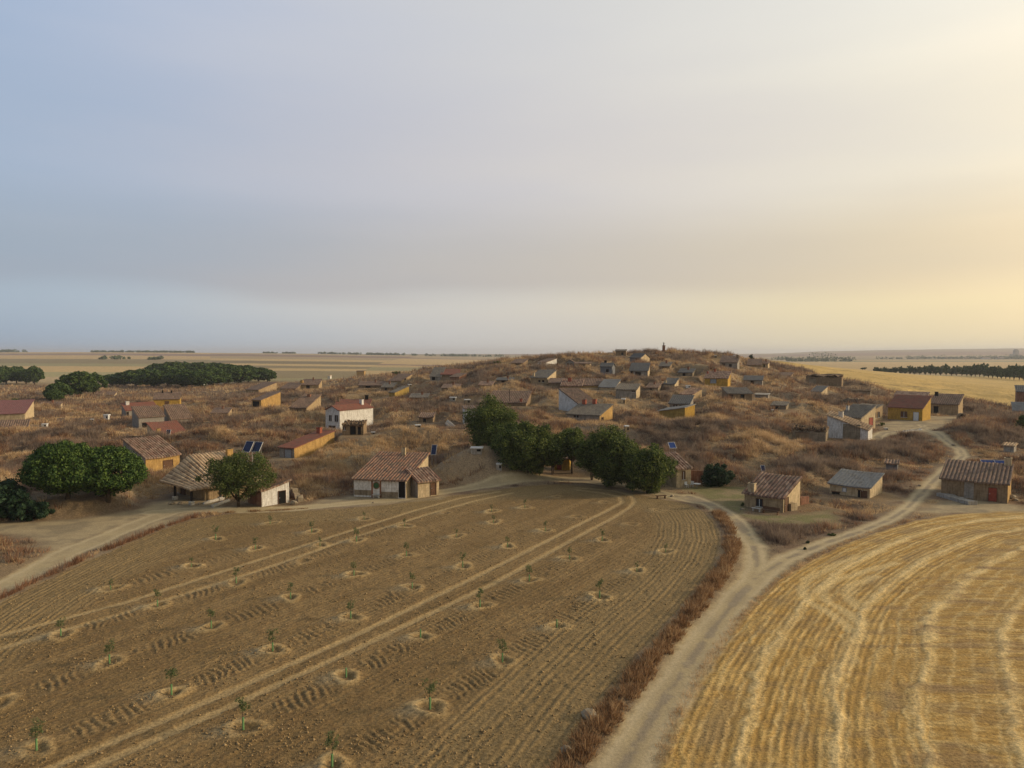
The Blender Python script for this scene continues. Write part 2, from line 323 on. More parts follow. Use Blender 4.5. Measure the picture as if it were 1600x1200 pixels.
HH(CH, 'bright yellow house with dark tiled roof and one red brown window, far left', 240, 281, 634, 623, 613, 2, 6, 'shed', 'yellow', 'tile_brown', [('window', 'F', 258, 627, 264, 632, 'wood')], [(254, 610, 614, .5, 'dark'), (268, 610, 614, .5, 'dark')])
HH(CH, 'long cream house with purple roof cut by the left edge of the photo', -30, 39, 655, 645, 625, 12, 8, 'shed', 'cream', 'sheet_purple')
HH('shed', 'low ochre shed with sloping dark roof at the left edge below the purple roofed house', -25, 43, 676, 667, 657, 3, 5, 'shed', 'ochre', 'tile_brown')
HH('hut', 'tiny far hut with dark roof and cream end wall beside the dark clump of pines', 163, 178, 619, 617, 612, 4, 6, 'shed', 'cream', 'tile_brown')
HH('hut', 'tiny far hut with faded red roof tucked against the dark clump of pines', 150, 160, 618, 616, 611, 2, 5, 'shed', 'cream', 'tile_red')
HH(CH, 'long ochre walled house with smooth red roof, right of the paired solar panels', 437, 460, 716, 700, 673, 61, 12, 'shed', 'ochre', 'sheet_red', [('door', 'F', 445, 702, 456, 716, 'greydoor')], [(499, 665, 678, .9, 'redbrick')], fwall='grey', near=1)
HH('white_house', 'two storey white house with gabled front, two dark windows and dark red roof', 509, 531, 674, 642, 634, 51, 12, 'gableY', 'white', 'sheet_red', [('window', 'F', 514.5, 649, 518, 658, 'glass_dark'), ('window', 'F', 523.5, 649, 528, 659, 'glass_dark'), ('window', 'F', 514, 665, 524, 669, 'dark')], [(565, 624, 632, .9, 'white')])
HH(CH, 'long dark red roof of the house directly behind the two storey white house', 524, 577, 655, 634, 624, 3, 6, 'shed', 'cream', 'sheet_red', [], [(573, 614, 624, .9, 'dark'), (520, 621, 628, .7, 'adobe')])
HH('ruined_hut', 'crumbling brown adobe hut with brush roof and dark openings, right of the white house', 535, 568, 680, 664, 658, 5, 5, 'shed', 'adobe', 'thatch', [('doorway', 'F', 547, 666, 556, 679, 'dark'), ('doorway', 'F', 559, 667, 564, 679, 'dark'), ('window', 'F', 537, 667, 540, 672, 'dark')], jit=.25)
HH(CH, 'adobe house with grey brown tiles and two dark doorways, left of the white house', 453, 479, 652, 637, 617, 22, 10, 'shed', 'adobe', 'tile_brown', [('doorway', 'F', 463, 640, 466, 649, 'dark'), ('door', 'F', 473, 641, 478.5, 650, 'wood')], [(483, 616, 621, 1, 'brick')], swall='sand')  # sunlit end wall painted in a lighter copy of the adobe tone
HH(CH, 'ochre walled cellar house with round shrub at its foot, left of the adobe house', 394, 408, 637, 625, 612, 29, 10, 'shed', 'ochre', 'tile_brown', [('doorway', 'F', 395, 627, 405, 634, 'dark')])
HH(CH, 'long low dark roofed house nearest the right end of the pine wood', 384, 404, 614, 609, 597, 27, 12, 'shed', 'sand', 'tile_brown')
HH(CH, 'low house with dull tawny roof and ochre chimney behind the adobe house', 438, 462, 612, 607, 598, 12, 8, 'shed', 'adobe', 'tile_brown', [], [(484, 587, 596, 1.2, 'ochre')])
HH('hut', 'small bright orange ochre block at the far edge of the settlement against the fields', 557, 569, 587, 580, 579, 2, 4, 'shed', 'ochre', 'tile_brown')
HH('hut', 'tiny white far hut standing among pale rubble at the left edge of the far fields', 512, 516, 592, 587, 586, 2, 3, 'shed', 'white', 'tile_pale')
HH(CH, 'far cellar house with pale ochre end wall and single dark window, beside a green shrub', 607, 626, 601, 595, 584, 18, 9, 'shed', 'sand', 'tile_brown', [('window', 'S', 632, 591, 634, 594, 'dark')])
HH(CH, 'half buried mossy roofed house with yellow end wall, below the single window house', 608, 617, 620, 613, 603, 22, 9, 'shed', 'darkochre', 'tile_grey')
HH(CH, 'far house with orange red roof on the left shoulder of the hill', 689, 717, 590, 585, 577, 2, 7, 'shed', 'adobe', 'sheet_red')
HH(CH, 'small brown walled far house with dark roof just right of the orange red roof', 703, 717, 595, 589, 583, 12, 6, 'shed', 'brick', 'tile_brown')
HH(CH, 'pale grey far house with dark opening just left of the orange red roof', 672, 689, 595, 588, 574, 7, 8, 'shed', 'grey', 'tile_grey', [('doorway', 'F', 675, 589, 680, 593, 'dark')])
HH(CH, 'long brown tiled roof with thin black pole, above the tallest tree of the centre row', 762, 822, 635, 629, 611, 8, 8, 'shed', 'adobe', 'tile_brown', [], [(796, 608, 630, .12, 'dark'), (814, 623, 629, .6, 'redbrick')])
HH(CH, 'narrow white walled house half hidden behind the tallest tree of the centre row', 726, 742, 664, 639, 635, -3, 6, 'shed', 'white', 'tile_brown', [('door', 'F', 727.5, 652, 730, 662, 'greydoor')])
HH(CH, 'cellar house with mottled grey tiles, cream front and ochre end wall above the centre trees', 886, 937, 660, 649, 631, 20, 8, 'shed', 'grey', 'tile_grey', [('window', 'F', 897, 651, 904, 653, 'dark'), ('doorway', 'S', 939.5, 653, 943, 657, 'dark')], [(913, 623, 632, .9, 'redbrick'), (929, 612, 623, .9, 'redbrick')], swall='ochre', near=1)
HH(CH, 'house with whitewashed side wall and broad brown roof, above the mottled grey roof', 906, 935, 645, 633, 607, -33, 10, 'shed', 'white', 'tile_brown')
HH(CH, 'low brown tiled roof immediately right of the cream house with a pointed ochre gable', 857, 879, 603, 598, 591, 3, 6, 'shed', 'adobe', 'tile_brown')
HH(CH, 'pinkish roofed low house with a red chimney in the terrace across the hill foot', 876, 909, 607, 603, 593, 3, 6, 'shed', 'sand', 'tile_red', [], [(890, 590, 596, 1.0, 'redbrick')])
HH(CH, 'brown roofed middle house of the terrace across the hill foot', 908, 938, 606, 602, 592, 2, 6, 'shed', 'ochre', 'tile_brown')
HH(CH, 'blue grey sheet roofed house, right end of the terrace across the hill foot', 936, 961, 610, 605, 593, 8, 7, 'shed', 'cream', 'sheet_grey')
HH(CH, 'moss brown tiled house with bright cream end wall, before the blue grey roof', 962, 994, 623, 609, 600, 6, 7, 'shed', 'grey', 'tile_grey', [('window', 'F', 988, 611, 992, 613, 'dark')], swall='cream')
HH(CH, 'cream fronted house with a pointed ochre gable and two small windows on the hill foot', 829, 855, 600, 590, 578, 14, 8, 'shed', 'sand', 'tile_grey', [('window', 'F', 841.5, 594, 844, 597, 'dark'), ('window', 'F', 847.5, 594, 850, 597, 'dark')], [(834, 580, 588, .6, 'cream')], swall='cream')  # lit right wall painted paler than the shaded front
HH(CH, 'white walled house with a long pointed gable high on the left of the hill', 840, 853, 573, 566, 560, 17, 8, 'shed', 'white', 'tile_brown', [('window', 'F', 842, 568, 844, 571, 'dark'), ('window', 'F', 847, 568, 849, 571, 'dark')])
HH('hut', 'little grey gabled hut with two dark windows high on the hill', 884, 897, 574, 566, 562, 1, 6, 'gableY', 'grey', 'tile_brown', [('window', 'F', 886, 568, 889, 573, 'dark'), ('window', 'F', 890.5, 568, 893, 573, 'dark')])
HH('shed', 'long low white edged shed attached to the right of the grey gabled hut', 897, 922, 575, 568, 566, 1, 5, 'shed', 'cream', 'tile_brown', [('doorway', 'F', 904, 569, 920, 575, 'adobe')])
HH(CH, 'dark blue grey house with one window and stub chimney high on the hill', 938, 956, 586, 573, 567, 5, 6, 'gableX', 'bluegrey', 'tile_slate', [('window', 'F', 947, 577, 951, 582, 'dark')], [(946, 561, 569, .8, 'dark')])
HH('hut', 'flat topped pale hut on the skyline at the crest of the hill', 962, 978, 556, 548, 546, 1, 6, 'shed', 'adobe', 'tile_grey', [('window', 'F', 971, 551, 974, 555, 'dark')])
HH(CH, 'house with cream gable and slate roof near the skyline, above its near twin', 984, 1001, 567, 559, 552, 14, 7, 'gableX', 'bluegrey', 'tile_slate', [('doorway', 'F', 993, 561, 998, 566, 'dark')], swall='cream')
HH(CH, 'slate roofed house with dark door and wide window, below the cream gabled house', 984, 1012, 589, 579, 567, 3, 6, 'shed', 'grey', 'tile_slate', [('door', 'F', 985.5, 580, 989, 588, 'dark'), ('window', 'F', 993, 581.5, 1001, 587, 'dark')], swall='cream')
HH(CH, 'small blue slate roofed house with pale end wall in the hollow right of the terrace', 1038, 1054, 604, 600, 591, 6, 6, 'shed', 'cream', 'tile_slate', [], [(1039, 594, 599, .5, 'cream')])
HH('yellow_house', 'square yellow house with pink roof and grey shutter, halfway up the hill', 1101, 1137, 604, 591, 580, 4, 7, 'shed', 'yellow', 'tile_red', [('window', 'F', 1110, 592.5, 1119, 598.5, 'greydoor')], [(1117, 576, 581, .6, 'redbrick'), (1105, 580, 584, .5, 'redbrick')])
HH(CH, 'brown roofed house with door and window high on the right shoulder of the hill', 1125, 1152, 577, 566, 556, 3, 7, 'shed', 'grey', 'tile_brown', [('door', 'F', 1128, 568, 1133, 576, 'dark'), ('window', 'F', 1139, 569, 1143, 574, 'glass_dark')], [(1154, 551, 560, .8, 'adobe')])
HH(CH, 'low brown roofed house on the skyline beside a round dark bush', 1168, 1189, 574, 570, 561, 1, 7, 'shed', 'sand', 'tile_brown')
HH(CH, 'dark slate roofed house with one dark window behind the brown double door house', 1162, 1191, 602, 594, 587, 1, 5, 'shed', 'grey', 'tile_slate', [('doorway', 'F', 1173, 595, 1178, 601.5, 'dark')])
HH(CH, 'brown house with two dark doorways under a low dark roof', 1137, 1175, 626, 615, 606, -9, 6, 'shed', 'adobe', 'tile_grey', [('doorway', 'F', 1139, 617, 1145, 626, 'dark'), ('doorway', 'F', 1157, 616.5, 1163, 626, 'dark')])
HH(CH, 'small house with nearly black tiles behind the tall yellow wall', 1046, 1077, 641, 631, 618, 6, 6, 'shed', 'grey', 'tile_slate', [('window', 'F', 1052, 632.5, 1058, 638, 'dark'), ('window', 'F', 1062, 633, 1070, 638, 'dark')])
HH('shed', 'tall plain yellow rendered block below the house with nearly black tiles', 1030, 1070, 656, 642, 635, 15, 4, 'shedX', 'darkochre', 'concrete', swall='yellow', ve2=637)  # one yellow wall: shaded front painted darker, lit end brighter
HH(CH, 'low house with dusty pink roof and sunlit end, upslope of the tall yellow wall', 1062, 1081, 623, 617, 607, 15, 8, 'shed', 'sand', 'tile_red')
HH(CH, 'small slate roofed house with cream end wall alone in scrub on the right slope', 1267, 1283, 618, 612, 603, 9, 7, 'shed', 'cream', 'tile_slate')
HH('shed', 'long shed with stained white and stone wall, brown roof dipping right', 1292, 1356, 688, 649, 640, 6, 4, 'shedX', 'white', 'tile_pale', [('wall_patch', 'F', 1317, 662, 1344, 688, 'stone')], [(1314, 635, 652, .9, 'stonew')], ve2=673, near=1)
HH(CH, 'sunlit doored house with mottled grey roof just behind the stained white shed', 1311, 1345, 672, 653, 633, 20, 7, 'shed', 'cream', 'tile_grey', [('door', 'S', 1358, 653, 1363.5, 671, 'redwood')], [(1303, 632, 640, .6, 'stonew')])
HH('hut', 'small sunlit cream hut with two dark windows between the mottled roof and the yellow house', 1333, 1364, 658, 640, 632, 13, 5, 'shed', 'sand', 'tile_grey', [('window', 'S', 1366, 645, 1368.5, 653, 'dark'), ('window', 'S', 1371.5, 644, 1374, 652, 'dark')])
HH('yellow_house', 'yellow house with red roof, dark window and white door beside the right track', 1387, 1441, 658, 638, 618, 11, 7, 'shed', 'yellow', 'sheet_red', [('window', 'F', 1408, 643, 1417, 652, 'wood'), ('door', 'F', 1427.5, 644, 1435, 658, 'whitep')], near=1)
HH(CH, 'sand coloured house with dark doorway, joined to the white doored yellow house', 1454, 1497, 649, 632, 616, 6, 7, 'shed', 'sand', 'tile_brown', [('doorway', 'F', 1459, 635, 1466, 645, 'dark')], [(1454, 611, 619, .8, 'dark')])
HH('house', 'tall brown walled house with dark roof cut by the right edge of the photo', 1588, 1640, 642, 612, 603, -2, 7, 'shed', 'brick', 'tile_slate')
HH('shed', 'lean to shed with pale corrugated roof at the right edge, above the green tree', 1583, 1640, 655, 641, 629, -2, 4, 'shed', 'grey', 'sheet_grey')
HH(CH, 'big house with red door and two blue solar panels beside the stubble field', 1470, 1574, 787, 757, 723, 10, 7, 'shed', 'adobe', 'tile_brown', [('door', 'F', 1545, 762, 1557, 784, 'redwood'), ('wall_patch', 'F', 1507, 750, 1521, 776, 'grey')], [(1580, 703, 727, .9, 'cream')], near=1, swall='ochre', yaw=-.08)
HH('shed', 'low shed with grey corrugated roof, between bench house and big house', 1296, 1359, 779, 762, 737, 17, 6, 'shed', 'cream', 'sheet_grey', [('doorway', 'F', 1300, 768, 1312, 773, 'dark'), ('window', 'F', 1317, 762, 1322, 768, 'whitep'), ('doorway', 'F', 1340.5, 766, 1344, 779, 'dark'), ('door', 'F', 1346, 767, 1354, 779, 'wood')], near=1)
HH(CH, 'little cellar house with dark red ribbed tiles and benches along its front wall', 1163, 1224, 801, 778, 743, 24, 6, 'shed', 'sand', 'tile_red', [('window', 'F', 1182, 779, 1191.5, 792, 'glass_dark'), ('door', 'S', 1226, 779, 1231, 800, 'wood')], [(1175, 747, 770, .9, 'cream')], near=1, swall='cream')
HH('cellar_house', 'white and stone fronted cellar house with round green window by the ploughed field', 553, 634, 779, 751, 708, 48, 11, 'shed', 'white', 'tile_orange', [('window', 'F', 583.5, 753, 592.5, 764, 'green'), ('wall_patch', 'F', 553.5, 765, 580, 771, 'stone'), ('wall_patch', 'F', 594, 768, 622, 776, 'stone'), ('wall_patch', 'F', 580, 750.3, 583, 775, 'brick'), ('wall_patch', 'F', 593, 750.3, 596, 776, 'brick'), ('doorway', 'F', 623, 751.5, 633, 778, 'dark')], [(631, 697, 713, .6, 'cream')], near=1, swall='cream', yaw=-.12)
HH('annex', 'small annex with sunlit cream front, joined to the round windowed house', 653, 686, 778, 753, 733, -17, 3.4, 'shed', 'cream', 'tile_red', [('door', 'F', 673, 755, 681, 773, 'wood')], near=1, swall='grey')
HH('shed', 'bright white gable walled shed with black door beside the leafy almond tree', 409, 452, 792, 768, 752, -20, 4, 'shedX', 'white', 'tile_red', [('door', 'F', 435, 768, 446, 788.5, 'dark')], near=1, ve2=751, swall='brick', bk=-1.3)
HH(CH, 'wide pale tiled house with open porch on black posts, behind the leafy almond tree', 299, 405, 789, 765, 711, -42, 10, 'hipL', 'sand', 'tile_pale', [('door', 'S', 283, 762, 290, 784, 'wood')], [(362, 696, 712, .9, 'ochre')], near=1, porch=1)
HH(CH, 'house with sunlit cream front and narrow window just right of the centre tree row', 1057, 1079, 762, 732, 708, -24, 5, 'shed', 'cream', 'tile_red', [('window', 'F', 1066, 737, 1070, 749, 'wood')], near=1)
HH('hut', 'little bright yellow hut with orange brown door glimpsed behind the forked tree', 866, 890, 735, 717, 713, 2, 3, 'shed', 'yellow', 'tile_brown', [('door', 'F', 871, 720, 877, 734, 'redwood')])
HH('hut', 'tiny blue grey tool hut sunk in scrub above the grey roofed shed', 1384, 1402, 735, 725, 722, 1, 2.5, 'shed', 'bluegrey', 'tile_brown')
HH('ruined_hut', 'roofless brown ruin overgrown with scrub on the ridge above the slate roofed lone house', 1259, 1315, 604, 588, 586, 2, 6, 'shed', 'adobe', 'thatch', [('doorway', 'F', 1264, 591, 1275, 600, 'stone')], jit=.4)
HH('ruined_hut', 'broken pale stone ruin with collapsed middle, left of the stained white shed', 1238, 1290, 690, 673, 667, 4, 4, 'shed', 'stone', 'thatch', [('doorway', 'F', 1243, 676, 1264, 684, 'adobe')], jit=.4)
HH('hut', 'small pale block hut with white slab roof, above the round pines', 168, 182, 698, 691, 689, 5, 1.8, 'shed', 'cream', 'concrete', [('doorway', 'F', 177, 692, 181, 698, 'dark')])
HH('hut', 'stone slab roofed cellar mouth on the grey ruin terrace right of the hill', 1180, 1200, 622, 617, 615, 2, 3, 'shed', 'grey', 'concrete')
HH('ruined_wall', 'long broken stone enclosure with wooden rails in the scrub on the right', 1318, 1360, 619, 612, 611, 1, 1.2, 'shed', 'stone', 'thatch', jit=.15)
HH('hut', 'half ruined grey stone hut in the left scrub above the pale block hut', 128, 152, 682, 678, 674, 3, 2.5, 'shed', 'stone', 'tile_grey', jit=.15)
HH('hut', 'narrow pale hut near the track at the right edge, above the big house', 1568, 1584, 707, 697, 693, 3, 2, 'shed', 'concrete', 'tile_pale')
for a in ((799, 817, 572, 567, 561, 8, 7, 'adobe', 'tile_brown', 'brown far house on the left skyline of the hill above the pointed white gable'), (470, 498, 607, 601, 592, 5, 8, 'sand', 'tile_brown', 'long tawny roofed house in the row behind the adobe house'), (596, 614, 610, 605, 598, 6, 6, 'adobe', 'tile_grey', 'dark low roof between the yellow end wall and the single window house'),
  (776, 801, 598, 594, 590, 2, 5, 'adobe', 'tile_slate', 'very low dark roof in the scrub left of the hill foot terrace'), (1190, 1200, 575, 568, 564, 2, 5, 'cream', 'tile_brown', 'cream hut at the right end of the hill skyline'), (1397, 1448, 628, 620, 612, 3, 6, 'adobe', 'tile_red', 'dusty red roof peeping above the white doored yellow house'), (560, 598, 606, 602, 596, 4, 6, 'adobe', 'tile_brown', 'flat brown roof right of the small orange ochre block'),
  (640, 668, 628, 621, 615, 3, 5, 'stone', 'tile_grey', 'long grey roofed stone byre in the scrub below the orange red roof'), (748, 768, 607, 602, 596, 4, 6, 'sand', 'tile_red', 'small dull red roofed hut above the roof with the black pole'), (1010, 1028, 611, 606, 599, 5, 5, 'stone', 'tile_brown', 'small stone hut between the moss tiles and the blue slate house'), (1205, 1228, 640, 634, 628, 4, 4, 'stone', 'tile_grey', 'squat stone hut in the scrub right of the double doorway house'),
  (655, 676, 660, 652, 645, 4, 4, 'adobe', 'tile_brown', 'squat adobe hut on the slope behind the fallen boards'), (330, 356, 652, 645, 637, 6, 6, 'sand', 'tile_brown', 'lone tawny hut in the grass between the yellow house and the round shrub house'), (60, 92, 640, 634, 628, 5, 5, 'cream', 'tile_brown', 'low cream hut in the left grass below the dark pine clump'), (690, 716, 612, 606, 600, 4, 6, 'adobe', 'tile_brown', 'low brown roof downslope of the small brick walled house'),
  (1060, 1082, 588, 582, 576, 4, 5, 'stone', 'tile_slate', 'dark hut left of the square yellow house'), (1215, 1235, 592, 587, 582, 4, 5, 'adobe', 'tile_brown', 'brown hut on the right flank before the roofless ruin'), (1030, 1046, 577, 572, 566, 4, 5, 'adobe', 'tile_grey', 'weathered hut on the bare slope below the monument')):
    HH('hut' if a[1] - a[0] < 24 else CH, a[9], a[0], a[1], a[2], a[3], a[4], a[5], a[6], 'shed', a[7], a[8], [('doorway', 'F', a[0] + (a[1] - a[0]) * .3, a[3] + (a[2] - a[3]) * .25, a[0] + (a[1] - a[0]) * .5, a[2], 'dark')], [(a[0] + (a[1] - a[0]) * .7, a[4] - 3, a[4] + 2, .6, 'brick')] if a[0] % 2 == 0 else [])
plaster('thatch', (.22, .15, .09), (.14, .095, .06))

def zray(v, Y, u=800): return H + raydir(u, v)[1] * Y
for h in HS:
    uc = h['u1'] if h['gw'] >= 0 else h['u0']; sg = 1 if h['gw'] >= 0 else -1
    cx, cy, cz = hit(uc, h['vb']); s = cy / F
    b = math.atan2(cx, cy); phi = math.asin(min(.92, abs(h['gw']) * s * (1 + h['dep'] * .8 / cy) / h['dep'])); th = b + sg * phi + h.get('yaw', 0)   # depth direction, clockwise from +Y
    dv = (math.sin(th), math.cos(th)); fv = (math.cos(th), -math.sin(th))     # fv: local +x (to the right along the front)
    k = raydir(h['u0'] if sg > 0 else h['u1'], h['vb'])[0]
    # corner + t*fv meets bearing k
    t = (k * cy - cx) / (fv[0] - k * fv[1]); W = abs(t)
    mx, my = cx + fv[0] * t / 2, cy + fv[1] * t / 2
    h.update(W=W, org=(mx, my, cz), rz=-th, dv=dv, fv=fv)
    h['he'] = zray(h['ve'], cy) - cz
    if 've2' in h: h['he2'] = zray(h['ve2'], cy + fv[1] * t * (1 if sg < 0 else 0)) - cz; h['he'] = zray(h['ve'], cy + fv[1] * t * (1 if sg > 0 else 0)) - cz
    yb = my + dv[1] * h['dep'] * (.5 if h['kind'] == 'gableX' else (0 if h['kind'] in ('gableY', 'shedX') else 1))
    h['ht'] = max(zray(h['vt'], yb) - cz, h['he'] + .25)
PADS = [(h['org'][0] + h['dv'][0] * h['dep'] / 2, h['org'][1] + h['dv'][1] * h['dep'] / 2, h['W'] / 2, h['dep'] / 2, h['fv'], h['dv'], h['org'][2]) for h in HS]

# ---------------------------------------------------------------- the near ground: fields, tracks, yards
plough_p = fl([(-420, 1230), (-150, 1030), (0, 942), (60, 912), (130, 879), (200, 850), (250, 829), (300, 812), (360, 803), (430, 800), (520, 796), (600, 789), (680, 778), (760, 768), (820, 760), (870, 757), (920, 759), (970, 767), (1030, 779), (1075, 788), (1102, 800), (1120, 820), (1127, 845), (1118, 880), (1090, 920), (1050, 965), (1000, 1020), (960, 1070), (915, 1130), (875, 1190), (840, 1250), (780, 1400), (600, 1800), (-900, 1800)])
stub_p = fl([(1000, 1400), (1012, 1230), (1030, 1180), (1060, 1110), (1100, 1040), (1140, 985), (1180, 940), (1215, 908), (1260, 880), (1310, 855), (1370, 832), (1430, 814), (1490, 804), (1560, 798), (1640, 796), (1760, 800), (2300, 830), (3500, 1100), (3000, 1800), (1100, 1800)])
R_main = fl([(850, 1420), (965, 1215), (1010, 1135), (1050, 1075), (1090, 1015), (1128, 965), (1160, 925), (1190, 897), (1230, 872), (1290, 848), (1345, 830), (1390, 812), (1415, 796)]) + hp([(1440, 770), (1462, 748), (1485, 728), (1505, 712), (1500, 702), (1478, 688), (1455, 674), (1440, 664)])
R_branch = fl([(1175, 905), (1184, 880), (1178, 855), (1163, 828), (1140, 805), (1110, 788), (1075, 775)])
R_top = fl([(240, 800), (300, 796), (380, 797), (450, 795), (540, 787), (620, 780), (700, 767), (780, 757), (850, 750), (920, 751), (980, 760), (1040, 772), (1090, 783)])
R_left = fl([(-260, 1050), (-60, 955), (0, 920), (50, 893), (100, 866), (150, 845), (210, 820), (260, 802)])
R_far = hp([(1445, 668), (1420, 672), (1380, 676), (1362, 690)])
yards = [fl([(-200, 860), (-60, 820), (60, 815), (150, 808), (215, 795), (250, 782), (300, 772), (345, 790), (300, 806), (200, 845), (110, 868), (75, 855), (55, 842), (0, 835), (-120, 850)]), fl([(455, 795), (500, 782), (553, 774), (640, 782), (700, 772), (690, 780), (560, 792)]), hp([(1380, 660), (1455, 650), (1505, 652), (1500, 662), (1440, 676), (1375, 680)]), fl([(1465, 785), (1510, 778), (1600, 790), (1600, 800), (1480, 802), (1430, 800)])]
lawn = fl([(1070, 764), (1105, 757), (1165, 763), (1170, 780), (1160, 803), (1230, 806), (1300, 796), (1300, 815), (1200, 820), (1150, 800), (1110, 780)])
tr_a = [fl([(-200, 1322), (100, 1191), (300, 1106), (560, 990), (760, 893), (900, 822), (950, 797), (972, 785), (968, 776), (940, 770), (900, 765)]), fl([(-150, 1345), (140, 1200), (340, 1112), (560, 1012), (770, 912), (900, 840), (960, 808), (985, 792), (992, 783), (985, 773), (955, 766), (900, 762)])]
tr_b = [fl([(-200, 1050), (0, 993), (200, 940), (400, 876), (560, 825), (650, 797), (720, 778), (780, 768)]), fl([(-200, 1072), (0, 1013), (200, 956), (400, 893), (560, 837), (670, 803), (740, 783), (800, 770)])]
SAP = [(57, 1170, 1.5), (95, 992, 1.3), (171, 1035, 1.5), (246, 946, 1.3), (173, 920, .8), (299, 885, .7), (337, 842, 1.5), (369, 910, 1.4), (399, 857, 1.2), (330, 980, 1.4), (268, 1084, 1.6), (380, 1138, 1.7), (426, 1016, 1.5), (454, 934, 1.3), (475, 876, 0), (487, 831, 1.3), (422, 818, 1.0), (553, 898, 1.3), (548, 965, 1.4), (541, 1057, -1), (519, 1196, 1.6), (-8, 1102, 1.5), (557, 845, 1.5), (635, 868, 1.3), (632, 822, .8), (644, 918, 1.3), (697, 801, 0), (723, 885, 1.4), (713, 838, .9), (750, 947, 1.5), (657, 995, -1), (672, 1106, 1.7), (785, 1033, 1.5), (793, 854, 1.1), (771, 816, .9), (827, 907, 1.5), (870, 979, -1), (890, 873, 1.1), (937, 933, 1.5), (941, 844, 1.2), (995, 892, .9), (1040, 862, .7), (900, 807, 0), (852, 829, 1.1), (569, 811, .9), (944, 785, 0), (869, 776, 0), (768, 799, .8), (820, 793, 1.1), (987, 819, 0), (1027, 797, 0), (500, 852, .8)]
SAPW = [(*flat(u, v), h) for u, v, h in SAP]
SAPW = [s for s in SAPW]
RD = np.array(flat(793, 854)) - np.array(flat(57, 1170)); RD = RD / np.linalg.norm(RD); RN = np.array([RD[1], -RD[0]])   # RN points right of the rows
def segd(x, y, pts, closed=False):
    d = np.full(x.shape, 1e9); P = list(pts) + ([pts[0]] if closed else [])
    for (ax, ay), (bx, by) in zip(P[:-1], P[1:]):
        ex, ey = bx - ax, by - ay; t = np.clip(((x - ax) * ex + (y - ay) * ey) / (ex * ex + ey * ey + 1e-9), 0, 1)
        d = np.minimum(d, (x - ax - t * ex) ** 2 + (y - ay - t * ey) ** 2)
    return np.sqrt(d)
def pip(x, y, P):
    c = np.zeros(x.shape, bool); n = len(P)
    for i in range(n):
        (ax, ay), (bx, by) = P[i], P[(i + 1) % n]
        if ay == by: continue
        c ^= ((ay > y) != (by > y)) & (x < (bx - ax) * (y - ay) / (by - ay) + ax)
    return c
def sdist(x, y, P):                         # positive inside
    d = segd(x, y, P, True); return np.where(pip(x, y, P), d, -d)
def padfield(x, y):
    """distance outside the nearest house pad and its level"""
    d = np.full(x.shape, 99.); lv = np.zeros(x.shape)
    for cx, cy, hw, hd, fv, dv, z in PADS:
        k = np.nonzero((np.abs(x - cx) < hw + hd + 9) & (np.abs(y - cy) < hw + hd + 9))[0]
        if not len(k): continue
        a = (x[k] - cx) * fv[0] + (y[k] - cy) * fv[1]; b = (x[k] - cx) * dv[0] + (y[k] - cy) * dv[1]
        q = np.hypot(np.maximum(np.abs(a) - hw, 0), np.maximum(np.abs(b + .5) - hd - .5, 0)); m = q < d[k]
        d[k[m]] = q[m]; lv[k[m]] = z
    return d, lv
def nearmasks(x, y):
    """plough, stubble, road(0..1), lawn, signed distances; only for y<260"""
    n = len(x); o = {k: np.full(n, -50.) for k in ('pl', 'st', 'rd', 'yd', 'lw')}; k = np.nonzero(y < 215)[0]; X, Y = x[k], y[k]
    near = Y < 135; kn = k[near]; Xn, Yn = X[near], Y[near]
    o['pl'][kn] = sdist(Xn, Yn, plough_p); o['st'][kn] = sdist(Xn, Yn, stub_p)
    wb = (fbm(X * .35, Y * .35, 5, 3) - .5) * 1.6
    r = 1.5 - .45 * sm(Y, 64, 80) - segd(X, Y, R_main); r = np.maximum(r, 1.4 - segd(X, Y, R_far)); o['rd'][k] = r + wb * .22
    r2 = np.maximum(1.3 - segd(Xn, Yn, R_branch), np.maximum(1.8 - segd(Xn, Yn, R_left), 1.7 - segd(Xn, Yn, R_top)))
    o['rd'][kn] = np.maximum(o['rd'][kn], r2 + wb[near] * .5)
    yd = np.full(len(X), -50.)
    for p in yards: yd = np.maximum(yd, sdist(X, Y, p))
    o['yd'][k] = yd + wb; o['lw'][kn] = sdist(Xn, Yn, lawn) + wb[near]
    return o
def height(x, y, o=None, full=True):
    z = z0(x, y)
    if o is None: o = nearmasks(x, y)
    open_ = np.maximum.reduce([o['pl'], o['st'], o['rd'], o['yd'], o['lw']])
    wild = sm(-open_, 0, 5) * sm(y, 60, 92) * (1 - sm(y, 330, 420))
    wild = wild * np.where(x > y * .55 + 60, 1 - sm(y, 230, 260), 1)
    pd, lv = padfield(x, y)
    mnd = (fbm(x / 20 + 3, y / 14, 21, 3) - .42) * 5.6 + (vn(x / 5.5, y / 5, 31) - .5) * .5
    mnd = mnd * (1 - .5 * sm(y, 250, 300)); mnd = np.maximum(mnd, -.8)
    rough = (fbm(x * 1.3, y * 1.3, 41, 3) - .5) * .5
    z = z + wild * (mnd * sm(pd, 1.0, 7) + rough * sm(pd, 0, 2))
    p = 1 - sm(pd, .3, 3.5); z = z * (1 - p) + lv * p
    return z
